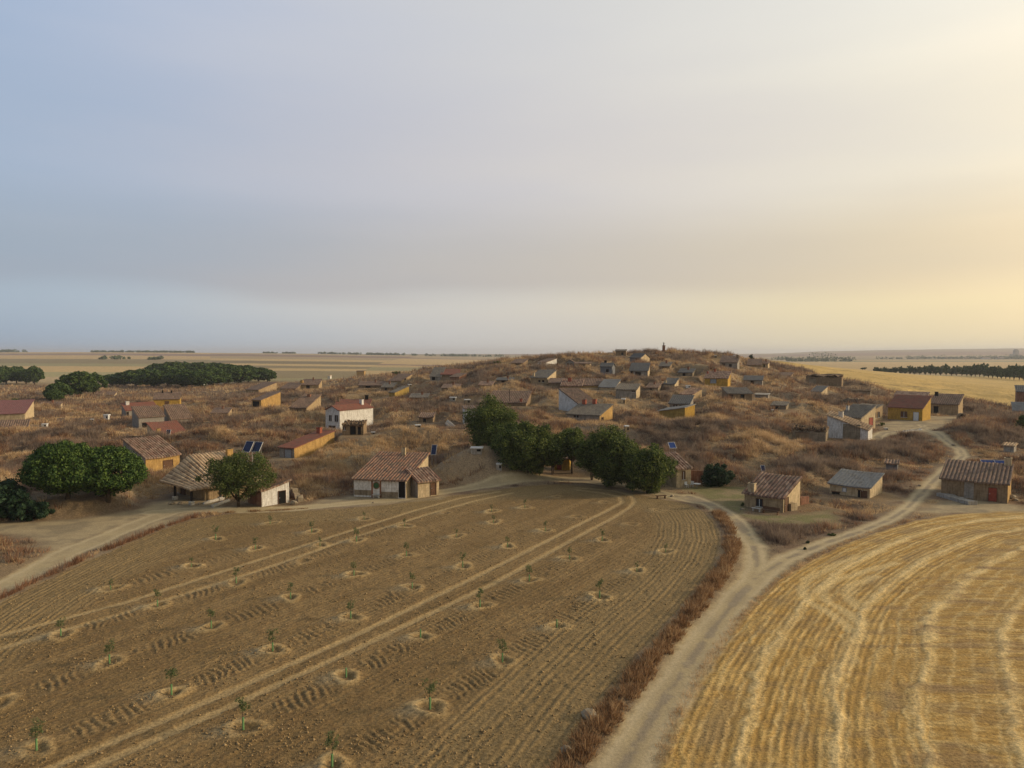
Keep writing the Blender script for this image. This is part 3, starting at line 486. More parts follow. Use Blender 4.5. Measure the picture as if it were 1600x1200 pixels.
# ---------------------------------------------------------------- ground sheet
rows = [float(v) for v in np.linspace(-90, 18, 24)]; d = 20.0
while d < 13500:
    rows.append(d)
    d += min(max(d * d / 23430 * .9, .1), .45) if d < 370 else .45 + .018 * (d - 370)
rows = np.array(rows); NCOL = 1080; S = np.linspace(-1, 1, NCOL)
hw = np.where(rows < 20, 32 + (20 - rows), .9 * rows + 14 + .28 * np.maximum(rows - 60, 0))
GX = (S[None, :] * hw[:, None]).ravel(); GY = np.repeat(rows, NCOL)
o = nearmasks(GX, GY); GZ = height(GX, GY, o)
C = np.array
def lerp(a, b, t): return a * (1 - t[:, None]) + b * t[:, None]
n = len(GX); big = fbm(GX / 22, GY / 22, 3, 4); med = fbm(GX / 4, GY / 4, 8, 4); fine = fbm(GX * 1.7, GY * 1.7, 13, 3)
t1 = sm(big, .38, .62); t2 = sm(med, .35, .65)
col = lerp(lerp(C([.20, .135, .075]), C([.31, .22, .12]), t1), C([.24, .18, .12]), t2 * .6)
col = lerp(col, C([.15, .085, .05]), sm(med, .5, .72) * .55)
# bare worn backs of mounds
col = lerp(col, C([.33, .27, .18]), sm(fbm(GX / 7, GY / 3.5, 77, 3), .6, .75) * .4)
rowc = np.zeros(n); rowa = np.zeros(n); kind = np.zeros(n, np.int8)
# -- far country
far = sm(GY, 420, 600)
def farcol(x, y):
    u = 800 + F * x / np.maximum(y, 60); yy = y * (1 + .0004 * (u - 300) * .25) * (1 + .04 * (vn(x / 700, y / 900, 91) - .5))
    G = C([.50, .35, .16]); O = C([.26, .20, .10]); B = C([.24, .15, .10]); P_ = C([.42, .31, .17]); LG = C([.31, .265, .13]); RDc = C([.25, .16, .115])
    def pick(edges, cols):
        idx = np.searchsorted(edges, yy); return C(cols)[idx]
    cl = pick([640, 780, 1010, 1180, 1560, 2080, 2500, 3300, 4500], [P_, LG * 1.1, G, LG, O, G * .95, RDc, G * .9, B, O])
    cm = pick([600, 870, 980, 1120, 1260, 1500, 1750, 2150, 2600, 3400], [LG, O * .95, G * .92, O * .9, G, O * .8, G, P_ * .85, B, P_, O])
    cc = pick([560, 760, 900, 1100, 1250, 1330, 2100, 2250, 3000, 4200], [P_, O, G * .9, LG * .9, G * .9, B, G * .97, RDc, P_ * .9, O * 1.2, B])
    cr = pick([540, 570, 690, 760, 950, 2100, 2500, 2900, 3400, 4100, 5200], [G, G * .96, G, LG, P_ * .9, G * .95, LG * .8, G * .85, O, P_ * .8, B, P_ * .7])
    # break some fields across
    a = 1.12 * np.where((u < 330)[:, None], cl, np.where((u < 590 + (yy - 1300) * .05)[:, None], cm, np.where((u < 1150)[:, None], cc, cr)))
    br = vn(x / 420, y / 600, 55); return a * (.9 + .2 * br)[:, None]
col = lerp(col, farcol(GX, GY), far)
# golden slope on the right behind the settlement
U = 800 + F * GX / np.maximum(GY, 60)
gold_lim = np.interp(U, [1150, 1205, 1260, 1400, 1500, 1600, 2000], [400, 318, 292, 252, 238, 222, 200])
gm = sm(GY - gold_lim + (fbm(GX / 9, GY / 9, 2, 3) - .5) * 12, -2, 4) * sm(U, 1185, 1215) * (1 - sm(GY, 560, 640))
gcol = C([.55, .38, .14]) * (.9 + .2 * fbm(GX / 60, GY / 6, 19, 3))[:, None]
stripe = np.abs(((GY - GX * .05) / 62) % 1 - .5); gcol = lerp(gcol, C([.24, .17, .08]), (1 - sm(stripe, .0, .022)) * .8)
col = lerp(col, gcol, gm); kind[(gm > .5)] = 4
kind[(GY > 520) & (kind == 0)] = 5
# -- ploughed orchard
pl = o['pl'] + (fbm(GX, GY, 61, 3) - .5) * .6; mp_ = sm(pl, -.25, .35)
tt = GX * RN[0] + GY * RN[1]; ll = GX * RD[0] + GY * RD[1]
soil = lerp(C([.235, .165, .092]), C([.30, .215, .125]), sm(fbm(ll / 9, tt / 1.6, 7, 4), .35, .65))
soil = lerp(soil, C([.17, .11, .06]), sm(fine, .5, .7) * .45)
edge = 1 - sm(pl, 5.5, 9)                   # headland: furrows run along the edge
soil = lerp(soil, C([.29, .225, .14]), edge * .55)
inpl = pl > 0
rowc = np.where(inpl, np.where(pl < 8, o['pl'] + .25 * (vn(GX / 6, GY / 6, 4) - .5), tt), rowc); rowa = np.where(inpl, (.42 + .25 * edge) * (.4 + 1.0 * fbm(GX / 3, GY / 3, 87, 2)), rowa)
dz = np.where(inpl, (fbm(GX * 2.2, GY * 2.2, 71, 3) - .5) * .10 + (fine - .5) * .05, 0)
fur = np.sin(rowc * 2 * np.pi / .62 + 3 * vn(GX / 4, GY / 4, 44)) * .014 * inpl * (.4 + 1.1 * edge) * (.2 + 1.3 * vn(GX / 2.2, GY / 2.2, 43)); dz = dz + fur
kin = np.nonzero((GY < 135) & (GY > 22) & (pl > -1))[0]; X, Y = GX[kin], GY[kin]
tr = np.minimum.reduce([segd(X, Y, p) for p in tr_a] + [segd(X, Y, p) for p in tr_b])
tk = np.zeros(n); tk[kin] = 1 - sm(tr + (fine[kin] - .5) * .25, .18, .5)
soil = lerp(soil, C([.48, .37, .24]), tk * .85); dz = dz * (1 - tk * .9) - tk * .05; rowa = rowa * (1 - tk)
# basins dug round the saplings and the spade marks linking them along each row
S_ = [(x, y, h) for x, y, h in SAPW]
for i, (sx, sy, sh) in enumerate(S_):
    R0 = .66 + .2 * ((i * 37) % 10) / 10; k = kin[(np.abs(X - sx) < 3.2) & (np.abs(Y - sy) < 3.2)]
    x, y = GX[k] - sx, GY[k] - sy; an = np.arctan2(y, x); r = np.hypot(x, y) * (1 + .16 * np.sin(an * 2 + i) + .1 * np.sin(an * 3 + 2.1 * i)) + (fine[k] - .5) * .28
    amp = .4 if sh == 0 else .65 + .35 * ((i * 53) % 7) / 7
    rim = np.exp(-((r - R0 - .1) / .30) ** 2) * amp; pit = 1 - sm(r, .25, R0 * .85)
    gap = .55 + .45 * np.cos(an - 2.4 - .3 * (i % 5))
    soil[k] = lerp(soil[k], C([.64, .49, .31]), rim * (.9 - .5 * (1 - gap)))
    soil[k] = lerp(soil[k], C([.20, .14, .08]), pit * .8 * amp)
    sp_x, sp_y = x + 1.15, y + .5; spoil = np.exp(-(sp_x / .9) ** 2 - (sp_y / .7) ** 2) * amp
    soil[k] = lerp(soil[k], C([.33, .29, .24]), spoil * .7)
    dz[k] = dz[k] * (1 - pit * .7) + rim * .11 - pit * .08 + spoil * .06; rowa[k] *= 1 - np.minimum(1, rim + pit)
    # spade marks toward the next sapling of the row
    best = None
    for j, (qx, qy, _) in enumerate(S_):
        a = (qx - sx) * RD[0] + (qy - sy) * RD[1]; b = (qx - sx) * RN[0] + (qy - sy) * RN[1]
        if 2.5 < a < 13 and abs(b) < 1.6 + .12 * a and (best is None or a < best[0]): best = (a, b)
    ln = best[0] if best else 5.5; off = best[1] if best else 0
    k = kin[(np.abs(X - sx) < ln + 3) & (np.abs(Y - sy) < ln + 3)]; x, y = GX[k] - sx, GY[k] - sy
    a = x * RD[0] + y * RD[1]; b = x * RN[0] + y * RN[1] - off * np.clip(a / ln, 0, 1)
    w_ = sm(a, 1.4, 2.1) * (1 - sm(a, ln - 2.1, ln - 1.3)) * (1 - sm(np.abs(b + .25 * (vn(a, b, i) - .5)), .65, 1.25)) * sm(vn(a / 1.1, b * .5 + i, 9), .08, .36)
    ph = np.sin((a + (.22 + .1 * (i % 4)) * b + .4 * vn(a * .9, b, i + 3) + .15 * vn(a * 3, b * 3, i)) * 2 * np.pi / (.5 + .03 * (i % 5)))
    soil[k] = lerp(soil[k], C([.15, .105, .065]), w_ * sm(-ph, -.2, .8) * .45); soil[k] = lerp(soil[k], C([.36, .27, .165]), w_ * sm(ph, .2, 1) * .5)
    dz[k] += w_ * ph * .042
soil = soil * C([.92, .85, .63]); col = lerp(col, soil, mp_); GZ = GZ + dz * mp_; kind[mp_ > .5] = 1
# -- stubble
st = o['st'] + (fbm(GX, GY, 62, 3) - .5) * .5; ms_ = sm(st, -.2, .3); e = np.maximum(st, 0)
e2 = e + .7 * (fbm(GX / 8, GY / 8, 14, 3) - .5) * 2
straw = C([.62, .46, .21]); gold = C([.47, .315, .115]); dk = C([.33, .235, .12])
lon = GY * .85 + GX * .5; bd_ = 10.5 + 2 * (vn(GX / 9, GY / 9, 6) - .5); hd = e < bd_; wob_ = fbm(GX / .7, GY / .5, 92, 3) - .5
str_n = np.where(e < 13, fbm(e / .30, lon / 1.6, 93, 4), fbm(GX / 1.3, GY / .30, 91, 4)); patch = fbm(GX / 5, GY / 3, 95, 3)
sc_ = lerp(gold, straw, sm(str_n, .42, .68) * .75); sc_ = lerp(sc_, dk, sm(fbm(GX / 2.6, GY / .7, 96, 4), .54, .72) * .6)
e2 = e2 + .35 * wob_; sw = np.exp(-(((e2 - 1.2) % 4.7 - 2.35) / (.22 + .25 * vn(e / 4.7, lon / 9, 46))) ** 2) * (.55 + .7 * vn(GX / 2.4, GY / 2.4, 45)); sw2 = np.exp(-(((e2 + .3) % 4.7 - 2.35) / .8) ** 2) * .9 * sm(vn(GX / 3, GY / 3, 47), .3, .7)
sc_ = lerp(sc_, C([.86, .72, .44]), np.clip(sw, 0, 1) * .75); thin = np.exp(-(((e2 + .5 * vn(lon / 12, e / 9, 57)) % 1.18 - .59) / .13) ** 2) * (.3 + .7 * vn(GX / 1.8, GY / 1.8, 58)); sc_ = lerp(sc_, C([.80, .66, .38]), thin * .7)
sc_ = lerp(sc_, C([.36, .27, .15]), np.clip(sw2, 0, 1) * sm(patch, .4, .6))
cross = np.exp(-((((GY + .12 * GX + .8 * wob_ + 2.5 * vn(GX / 9, GY / 9, 33)) % 3.4) - 1.7) / .26) ** 2) * sm(e, 9, 13) * sm(vn(GX / 5, GY / 4, 48), .25, .6)
sc_ = lerp(sc_, C([.80, .66, .38]), cross * .32)
cross2 = np.exp(-((((GY + .12 * GX + 1.2 * vn(GX / 9, GY / 9, 36) + 1) % 3.4) - 1.7) / .45) ** 2) * sm(e, 9, 13); sc_ = lerp(sc_, C([.30, .21, .12]), cross2 * sm(vn(GX / 3, GY / 3, 50), .35, .65) * .6); sc_ = lerp(sc_, C([.27, .19, .13]), sm(fbm(GX / 4, GY / 1.1, 97, 4), .56, .72) * sm(e, 5, 12) * .5)
arcs = [fl([(1400, 880), (1346, 894), (1300, 908), (1284, 924), (1290, 938), (1320, 955), (1345, 975)]), fl([(1380, 860), (1310, 880), (1262, 905), (1252, 922), (1262, 940), (1305, 963), (1330, 985)]), fl([(1370, 900), (1330, 915), (1322, 930), (1340, 950)])]
ks = np.nonzero((st > -.5) & (GY > 24) & (GY < 110))[0]; da = np.minimum.reduce([segd(GX[ks], GY[ks], a) for a in arcs]); am = np.zeros(n); am[ks] = 1 - sm(da + (fine[ks] - .5) * .5, .15, .75)
sc_ = lerp(sc_, C([.84, .70, .42]), am * .55)
ins = st > 0
rowc = np.where(ins, np.where(hd, o['st'], GY + .12 * GX + .4 * vn(GX / 5, GY / 5, 61)), rowc); rowa = np.where(ins, (.8 - .6 * np.clip(sw + cross + am, 0, 1)) * np.where(hd, 1.1, .5) * (.25 + 1.2 * fbm(GX / 2, GY / 2, 88, 2)) * sm(np.abs(e - bd_), .2, .9), rowa)
dzs = ((str_n - .5) * .10 + np.clip(sw, 0, 1) * .07 + cross * .05) * ms_
sc_ = sc_ * C([.90, .82, .66]); col = lerp(col, sc_, ms_); GZ = GZ + dzs; kind[ms_ > .5] = 2
# -- roads and yards
rd = o['rd'] + (fine - .5) * .4; mr = sm(rd, -.45, .35)
rc = lerp(C([.47, .37, .21]), C([.40, .315, .185]), sm(med, .35, .65)); mid_ = sm(rd, 1.05 - .45 * sm(GY, 64, 80), 1.4 - .45 * sm(GY, 64, 80)) * sm(fbm(GX / 1.5, GY / 1.5, 35, 3), .30, .50) * sm(GX, 2, 6)
rut = np.exp(-((rd - .55) / .28) ** 2); rc = lerp(rc, C([.58, .47, .29]), rut * .6); rc = lerp(rc, C([.27, .22, .155]), mid_ * .85); rc = lerp(rc, C([.36, .3, .2]), sm(fine, .58, .75) * .25)
col = lerp(col, rc, mr * .96); rowa = rowa * (1 - mr); kind[(mr > .5)] = 3; GZ = GZ - mr * .03
my = sm(o['yd'], -.8, 1.2) * (1 - mr); yc = lerp(C([.42, .33, .195]), C([.30, .24, .15]), sm(fbm(GX / 3, GY / 2, 37, 4), .4, .65))
col = lerp(col, yc, my * .93); kind[(my > .5)] = 6
ml = sm(o['lw'], -1.2, 1) * (1 - mr) * (1 - my); lc = lerp(C([.20, .185, .075]), C([.28, .22, .12]), sm(fbm(GX / 2, GY / 1.5, 38, 4), .4, .65)); col = lerp(col, lc, ml * .9); kind[(ml > .5)] = 7
# pale trodden mound with the vent block, bare backs of two others
for u, D, rx, ry, c_, a_ in ((745, 119, 8.5, 7, (.33, .24, .145), .95), (640, 149, 16, 8, (.28, .19, .10), .5), (540, 138, 9, 6, (.32, .25, .15), .5), (940, 149, 9, 4.5, (.24, .20, .15), .6)):
    mx = (u - 800) / F * D; k_ = np.exp(-(((GX - mx) / rx) ** 2 + ((GY - D) / ry) ** 2) ** 2) * a_ * (1 - mp_) * (1 - mr); col = lerp(col, C(c_), k_)
col = np.clip(col * (.86 + .28 * fine)[:, None], 0, 1)
# -- material for every ground piece
m, T, b = newmat('ground', .95); at = T.nodes.new('ShaderNodeAttribute'); at.attribute_name = 'soil'
n1, _ = noisenode(T, 5.5, 5, 'Position'); n2, _ = noisenode(T, 22, 3, 'Position')
k1 = rampn(T, n1.outputs[0], [(.3, (.62,) * 3), (.7, (1.32,) * 3)]); k2 = rampn(T, n2.outputs[0], [(.3, (.72,) * 3), (.7, (1.25,) * 3)])
ag = T.nodes.new('ShaderNodeAttribute'); ag.attribute_name = 'grain'
c_ = mixn(T, ag.outputs['Fac'], at.outputs['Color'], k1.outputs[0], 'MULTIPLY'); c_ = mixn(T, ag.outputs['Fac'], c_, k2.outputs[0], 'MULTIPLY')
ar = T.nodes.new('ShaderNodeAttribute'); ar.attribute_name = 'rowc'; aa = T.nodes.new('ShaderNodeAttribute'); aa.attribute_name = 'rowa'
def mth(op, a, b_=None):
    q = T.nodes.new('ShaderNodeMath'); q.operation = op
    for i, s in enumerate((a, b_)):
        if s is None: continue
        if isinstance(s, (int, float)): q.inputs[i].default_value = s
        else: T.links.new(s, q.inputs[i])
    return q.outputs[0]
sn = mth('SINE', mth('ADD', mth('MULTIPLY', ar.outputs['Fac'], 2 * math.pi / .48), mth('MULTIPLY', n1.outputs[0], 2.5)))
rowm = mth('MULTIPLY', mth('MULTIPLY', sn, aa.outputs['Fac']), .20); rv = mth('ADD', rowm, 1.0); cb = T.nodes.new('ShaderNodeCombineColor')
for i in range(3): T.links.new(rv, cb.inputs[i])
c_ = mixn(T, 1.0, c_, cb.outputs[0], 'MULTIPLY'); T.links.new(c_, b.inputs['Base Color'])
hgt = mth('ADD', mth('ADD', mth('MULTIPLY', n1.outputs[0], .7), mth('MULTIPLY', n2.outputs[0], .35)), mth('MULTIPLY', mth('MULTIPLY', sn, aa.outputs['Fac']), .25))
hgt = mth('MULTIPLY', hgt, ag.outputs['Fac']); bump(T, b, hgt, .75, .09); GROUND = m
NR = len(rows); idx = np.arange(NR * NCOL).reshape(NR, NCOL)
quads = np.stack([idx[:-1, :-1], idx[:-1, 1:], idx[1:, 1:], idx[1:, :-1]], -1).reshape(-1, 4); qk = kind[quads[:, 0]]
V3 = np.stack([GX, GY, GZ], 1)
for kv, nm in ((0, 'ground'), (1, 'ploughed_field'), (2, 'stubble_field'), (3, 'dirt_road'), (4, 'golden_field'), (5, 'far_fields'), (6, 'yard'), (7, 'lawn')):
    qs = quads[qk == kv]
    if not len(qs): continue
    us, inv = np.unique(qs, return_inverse=True); go = npmesh(nm, V3[us], inv.reshape(-1, 4), GROUND, smooth=True); tag(go, kind='structure')
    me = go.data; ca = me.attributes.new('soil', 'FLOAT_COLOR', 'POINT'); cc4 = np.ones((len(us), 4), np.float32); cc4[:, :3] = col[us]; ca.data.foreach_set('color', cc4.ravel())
    for an, arr in (('rowc', rowc), ('rowa', rowa), ('grain', 1 - .62 * np.maximum(mr, my * .7))):
        a = me.attributes.new(an, 'FLOAT', 'POINT'); a.data.foreach_set('value', arr[us].astype(np.float32))
# height lookup on the finished sheet
ZG = GZ.reshape(NR, NCOL)
def gz(x, y):
    x = np.asarray(x, float); y = np.asarray(y, float); j = np.clip(np.searchsorted(rows, y) - 1, 0, NR - 2); f = np.clip((y - rows[j]) / (rows[j + 1] - rows[j]), 0, 1)
    def r(jj):
        s = (x / hw[jj] + 1) / 2 * (NCOL - 1); i = np.clip(s.astype(int) if hasattr(s, 'astype') else int(s), 0, NCOL - 2); g = np.clip(s - i, 0, 1)
        return ZG[jj, i] * (1 - g) + ZG[jj, i + 1] * g
    return r(j) * (1 - f) + r(j + 1) * f
def gz1(x, y): return float(gz(np.array([x]), np.array([y]))[0])
def place(u, v, D=None):
    """ground point seen at that spot of the photograph"""
    if D: a, _ = raydir(u, v); return a * D, D, gz1(a * D, D)
    a, b_ = raydir(u, v); ys = YS[YS < 3000]; g = gz(a * ys, ys); k = np.nonzero(H + b_ * ys <= g)[0]
    y = ys[k[0]] if len(k) else 3000.; return a * y, y, gz1(a * y, y)

# ---------------------------------------------------------------- houses
def build_house(h):
    W, D, he, ht = h['W'], h['dep'], h['he'], h['ht']; kd = h['kind']; jit = h.get('jit', 0)
    root = empty(h['name'], h['org'], h['rz'], label=h['label'], cat={'cellar_house': 'house', 'yellow_house': 'house', 'white_house': 'house', 'ruined_hut': 'ruin', 'ruined_wall': 'wall', 'annex': 'annex'}.get(h['name'], h['name'].split('_')[-1]))
    x0, x1 = -W / 2, W / 2; he2 = h.get('he2', he)
    def top(x, y):
        t = (x - x0) / W; q = y / D
        if kd == 'shed': return he + (ht - he) * q
        if kd == 'gableX': return he + (ht - he) * (1 - abs(2 * q - 1))
        if kd == 'gableY': return he + (ht - he) * (1 - abs(2 * t - 1))
        if kd == 'shedX': return he + (he2 - he) * t + h.get('bk', .6) * q
        if kd == 'hipL': return he + (ht - he) * q * min(1, max(0, t / .42 * 1.0 + (1 - q) * .0)) if t < .42 else he + (ht - he) * q
    inx = x0
    if h.get('porch'): inx = x0 + 2.6
    iny = 1.4 if h.get('porch') else 0
    # walls: one closed body whose top follows the roof
    nx = 10 if kd in ('gableY', 'hipL', 'shedX', 'shed') else 4; ny = 8
    pts = []
    xs = [inx + (x1 - inx) * i / nx for i in range(nx + 1)]; ys = [iny + (D - iny) * i / ny for i in range(ny + 1)]
    ring = [(x, ys[0]) for x in xs] + [(x1, y) for y in ys[1:]] + [(x, D) for x in xs[::-1][1:]] + [(inx, y) for y in ys[::-1][1:-1]]
    m = len(ring); V = []; Fs = []; rs = random.Random(int(h['u0'] * 7 + h['vb']))
    for x, y in ring: V.append((x, y, -2.5))
    for x, y in ring: V.append((x, y, top(x, y) - .03 - (rs.uniform(0, 1) * jit * 1.6)))
    for i in range(m): j = (i + 1) % m; Fs.append((i, j, m + j, m + i))
    cidx = len(V); V.append(((inx + x1) / 2, D / 2, top((inx + x1) / 2, D / 2) - .05 - jit))
    for i in range(m): Fs.append((m + i, m + (i + 1) % m, cidx))
    wm = MT[h['wall']]; sw = MT.get(h.get('swall') or '', None) or wm; fw = MT.get(h.get('fwall') or '', None) or wm
    wl = mesh('wall', V, Fs, [wm, sw, fw], root)
    for i, p in enumerate(wl.data.polygons):
        if i < m:
            if i >= nx: p.material_index = 1 if h.get('swall') else 0
            elif h.get('fwall'): p.material_index = 2
    # roof
    ov = .28; near = h.get('near') or h['org'][1] < 215; rw = W + 2 * ov; rd_ = D + ov * 2
    sp = .5 if near else 1.2; amp = .13 if near else 0
    if h['roof'].startswith(('sheet', 'concrete')): amp *= .25
    if jit: amp = .12; ov = .1
    along = 'x' if kd != 'gableY' and kd != 'shedX' else 'y'
    if along == 'x':
        nxr = int(max(2, rw / sp * (4 if near else 1))); nyr = int(max(4, rd_ / (.45 if near else 1.5)))
        if kd == 'gableX': nyr += nyr % 2
    else:
        nyr = int(max(2, rd_ / sp * (4 if near else 1))); nxr = int(max(4, rw / (.45 if near else 1.5)));  nxr += nxr % 2
    nxr = min(nxr, 190); nyr = min(nyr, 150)
    gx = np.linspace(x0 - ov, x1 + ov, nxr + 1); gy = np.linspace(-ov * 1.3, D + ov * .5, nyr + 1); V = []
    lo = []
    for y in gy:
        for x in gx:
            c = x if along == 'x' else y
            tz = top(min(max(x, x0), x1), min(max(y, 0), D))
            if kd in ('shed', 'hipL'): tz += (ht - he) / D * min(0, y)
            tz += .10 + (amp * abs(math.sin(math.pi * c / sp)) if amp else 0) + rs.uniform(-.02, .02) * (1 if near else .5) - .10 * math.sin(math.pi * (x - x0) / W) * (.5 + .5 * math.sin(h['u0'])) * (1 if near else 0)
            if amp: tz += .025 * ((y / .45) % 1)
            if jit: tz += rs.uniform(-jit, jit)
            V.append((x, y, tz)); lo.append((x, y, tz - (.16 if not amp else .15 + amp * abs(math.sin(math.pi * c / sp)) * .8)))
    k = len(V); V += lo; Fs = []; a = nxr + 1
    for j in range(nyr):
        for i in range(nxr):
            q = j * a + i; Fs.append((q, q + 1, q + a + 1, q + a)); Fs.append((k + q + a, k + q + a + 1, k + q + 1, k + q))
    for i in range(nxr): Fs.append((k + i, k + i + 1, i + 1, i)); q = nyr * a + i; Fs.append((q, q + 1, k + q + 1, k + q))
    for j in range(nyr): q = j * a; Fs.append((q, q + a, k + q + a, k + q)); q = j * a + nxr; Fs.append((q + a, q, k + q, k + q + a))
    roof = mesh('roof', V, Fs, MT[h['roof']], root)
    # openings by intersecting with the wall planes
    mw = Matrix.Translation(h['org']) @ Matrix.Rotation(h['rz'], 4, 'Z'); inv = mw.inverted(); co = inv @ Vector((0, 0, H))
    side = x1 if h['gw'] >= 0 else inx
    def onface(face, u, v):
        a_, b_ = raydir(u, v); dl = (inv.to_3x3() @ Vector((a_, 1, b_)))
        t = ((iny - co.y) / dl.y) if face == 'F' else ((side - co.x) / dl.x)
        p = co + dl * t; return (p.x, p.z) if face == 'F' else (p.y, p.z)
    sgn = 1 if h['gw'] >= 0 else -1
    for part, face, ua, va, ub, vb_, mat in h['ops']:
        a0, zt_ = onface(face, ua, va); a1, zb_ = onface(face, ub, vb_)
        if a0 > a1: a0, a1 = a1, a0
        lim = (inx, x1) if face == 'F' else (0, D); a0 = max(a0, lim[0] + .05); a1 = min(a1, lim[1] - .05)
        if part in ('door', 'doorway'): zb_ = min(zb_, .25); zb_ = max(zb_, -.2)
        if a1 - a0 < .25: a0, a1 = (a0 + a1) / 2 - .3, (a0 + a1) / 2 + .3
        if zt_ - zb_ < .3: zt_ = zb_ + .6
        th_ = .03 if part != 'wall_patch' else .02
        def bx(mb, p0, p1, q0, q1, out):
            if face == 'F': mb.box(p0, p1, iny - out, iny + .03, q0, q1)
            elif sgn > 0: mb.box(side - .03, side + out, p0, p1, q0, q1)
            else: mb.box(side - out, side + .03, p0, p1, q0, q1)
            return mb
        if part == 'wall_patch':
            for zz in np.arange(zb_ - .3, zt_, .5): pass
            mb = MB(); bx(mb, a0, a1, zb_ - .3, zt_, .022); mb.build('stone_facing', MT[mat], root); continue
        if mat == 'green':
            mb = MB(); cxx, czz, rr = (a0 + a1) / 2, (zb_ + zt_) / 2, (a1 - a0) / 2; nn = 20; vs = []; fs = []
            for r_, yy in ((rr * 1.22, -.05), (rr, -.06), (rr, -.02)):
                for q in range(nn): vs.append((cxx + r_ * math.cos(2 * math.pi * q / nn), iny + yy, czz + r_ * math.sin(2 * math.pi * q / nn)))
            for L_ in range(2):
                for q in range(nn): fs.append((L_ * nn + q, L_ * nn + (q + 1) % nn, (L_ + 1) * nn + (q + 1) % nn, (L_ + 1) * nn + q))
            wdo = mesh('window', [v for v in vs[2 * nn:]], [tuple(range(nn))], MT['green'], root)
            mesh('frame', vs, fs, MT['brick'], wdo)
            MB().box(cxx - .04, cxx + .04, iny - .07, iny, czz - rr, czz + rr).box(cxx - rr, cxx + rr, iny - .068, iny, czz - .04, czz + .04).build('glazing_bar', MT['green'], wdo); continue
        mb = MB(); bx(mb, a0, a1, zb_, zt_, th_); po = mb.build(part, MT[mat], root)  # flat panel, no recess; dark ones paint in the shade of an opening
        if part != 'doorway':
            fr = MB(); t_ = .07; out = .09
            bx(fr, a0 - t_, a0, zb_, zt_, out); bx(fr, a1, a1 + t_, zb_, zt_, out); bx(fr, a0 - t_, a1 + t_, zt_, zt_ + t_, out + .002)
            fr.build('frame', MT['wood'] if mat != 'whitep' else MT['greydoor'], po)
            if part == 'window': sl = MB(); bx(sl, a0 - .12, a1 + .12, zb_ - .09, zb_ - .002, .14); sl.build('sill', MT['stonew'], po)
            if part == 'window' and near: gb = MB(); bx(gb, (a0 + a1) / 2 - .03, (a0 + a1) / 2 + .03, zb_, zt_, .05); gb.build('glazing_bar', MT['whitep'], po)
            if part == 'door' and near: hb = MB(); bx(hb, a0 + .1, a0 + .18, zb_ + 1.0, zb_ + 1.12, .1); hb.build('handle', MT['metal'], po)
        else:
            ln = MB(); bx(ln, a0 - .12, a1 + .12, zt_, zt_ + .14, .05); ln.build('lintel', MT['wood'], po)
    # chimneys
    for u, vt, vb_, cw, mat in h['ch']:
        a_, b2 = raydir(u, vb_); _, b1 = raydir(u, vt); best = None
        for yl in np.linspace(cw * .5, D - cw * .4, 14):
            dl = inv.to_3x3() @ Vector((a_, 1, b2)); p = co + dl * ((yl - co.y) / dl.y); e_ = abs(p.z - top(min(max(p.x, x0), x1), yl)) + .5 * max(0, abs(p.x) - W / 2)
            if best is None or e_ < best[0]: best = (e_, float(yl))
        yl = best[1]; dl = inv.to_3x3() @ Vector((a_, 1, b1)); p = co + dl * ((yl - co.y) / dl.y); px_ = min(max(p.x, x0 + cw / 2), x1 - cw / 2)
        zt_ = min(max(p.z, top(px_, yl) + .5), top(px_, yl) + (1.25 if cw > .3 else 5)); zb_ = top(px_, yl) - .8; hw_ = cw / 2
        mb = MB(); mb.box(px_ - hw_, px_ + hw_, yl - hw_ * .8, yl + hw_ * .8, zb_, zt_ - .12)
        if cw > .3: mb.box(px_ - hw_ - .05, px_ + hw_ + .05, yl - hw_ * .8 - .05, yl + hw_ * .8 + .05, zt_ - .12, zt_)
        cho = mb.build('chimney' if cw > .3 else 'pole', MT[mat], roof)
        if cw > .5: MB().box(px_ - hw_ * .6, px_ + hw_ * .6, yl - hw_ * .5, yl + hw_ * .5, zt_, zt_ + .05).build('flue', MT['dark'], cho)
    if h.get('porch'):
        for (px_, py_) in ((x0 + .1, .1), (x0 + .1, D * .55), (x0 + 4.3, .1)):
            zt_ = top(px_, py_) - .05; MB().box(px_ - .13, px_ + .13, py_ - .13, py_ + .13, .5, zt_).build('post', MT['postdark'], root)
            MB().rock((px_, py_, .3), .42).box(px_ - .3, px_ + .3, py_ - .3, py_ + .3, -.6, .5, .04).build('post_base', MT['stonew'], root)
        MB().box(x0 - .2, x0 + 5, -.2, .02, top(x0, 0) - .16, top(x0, 0) - .04).build('beam', MT['postdark'], root)
    h['root'] = root; h['top'] = top
    return root
for h in HS: build_house(h)

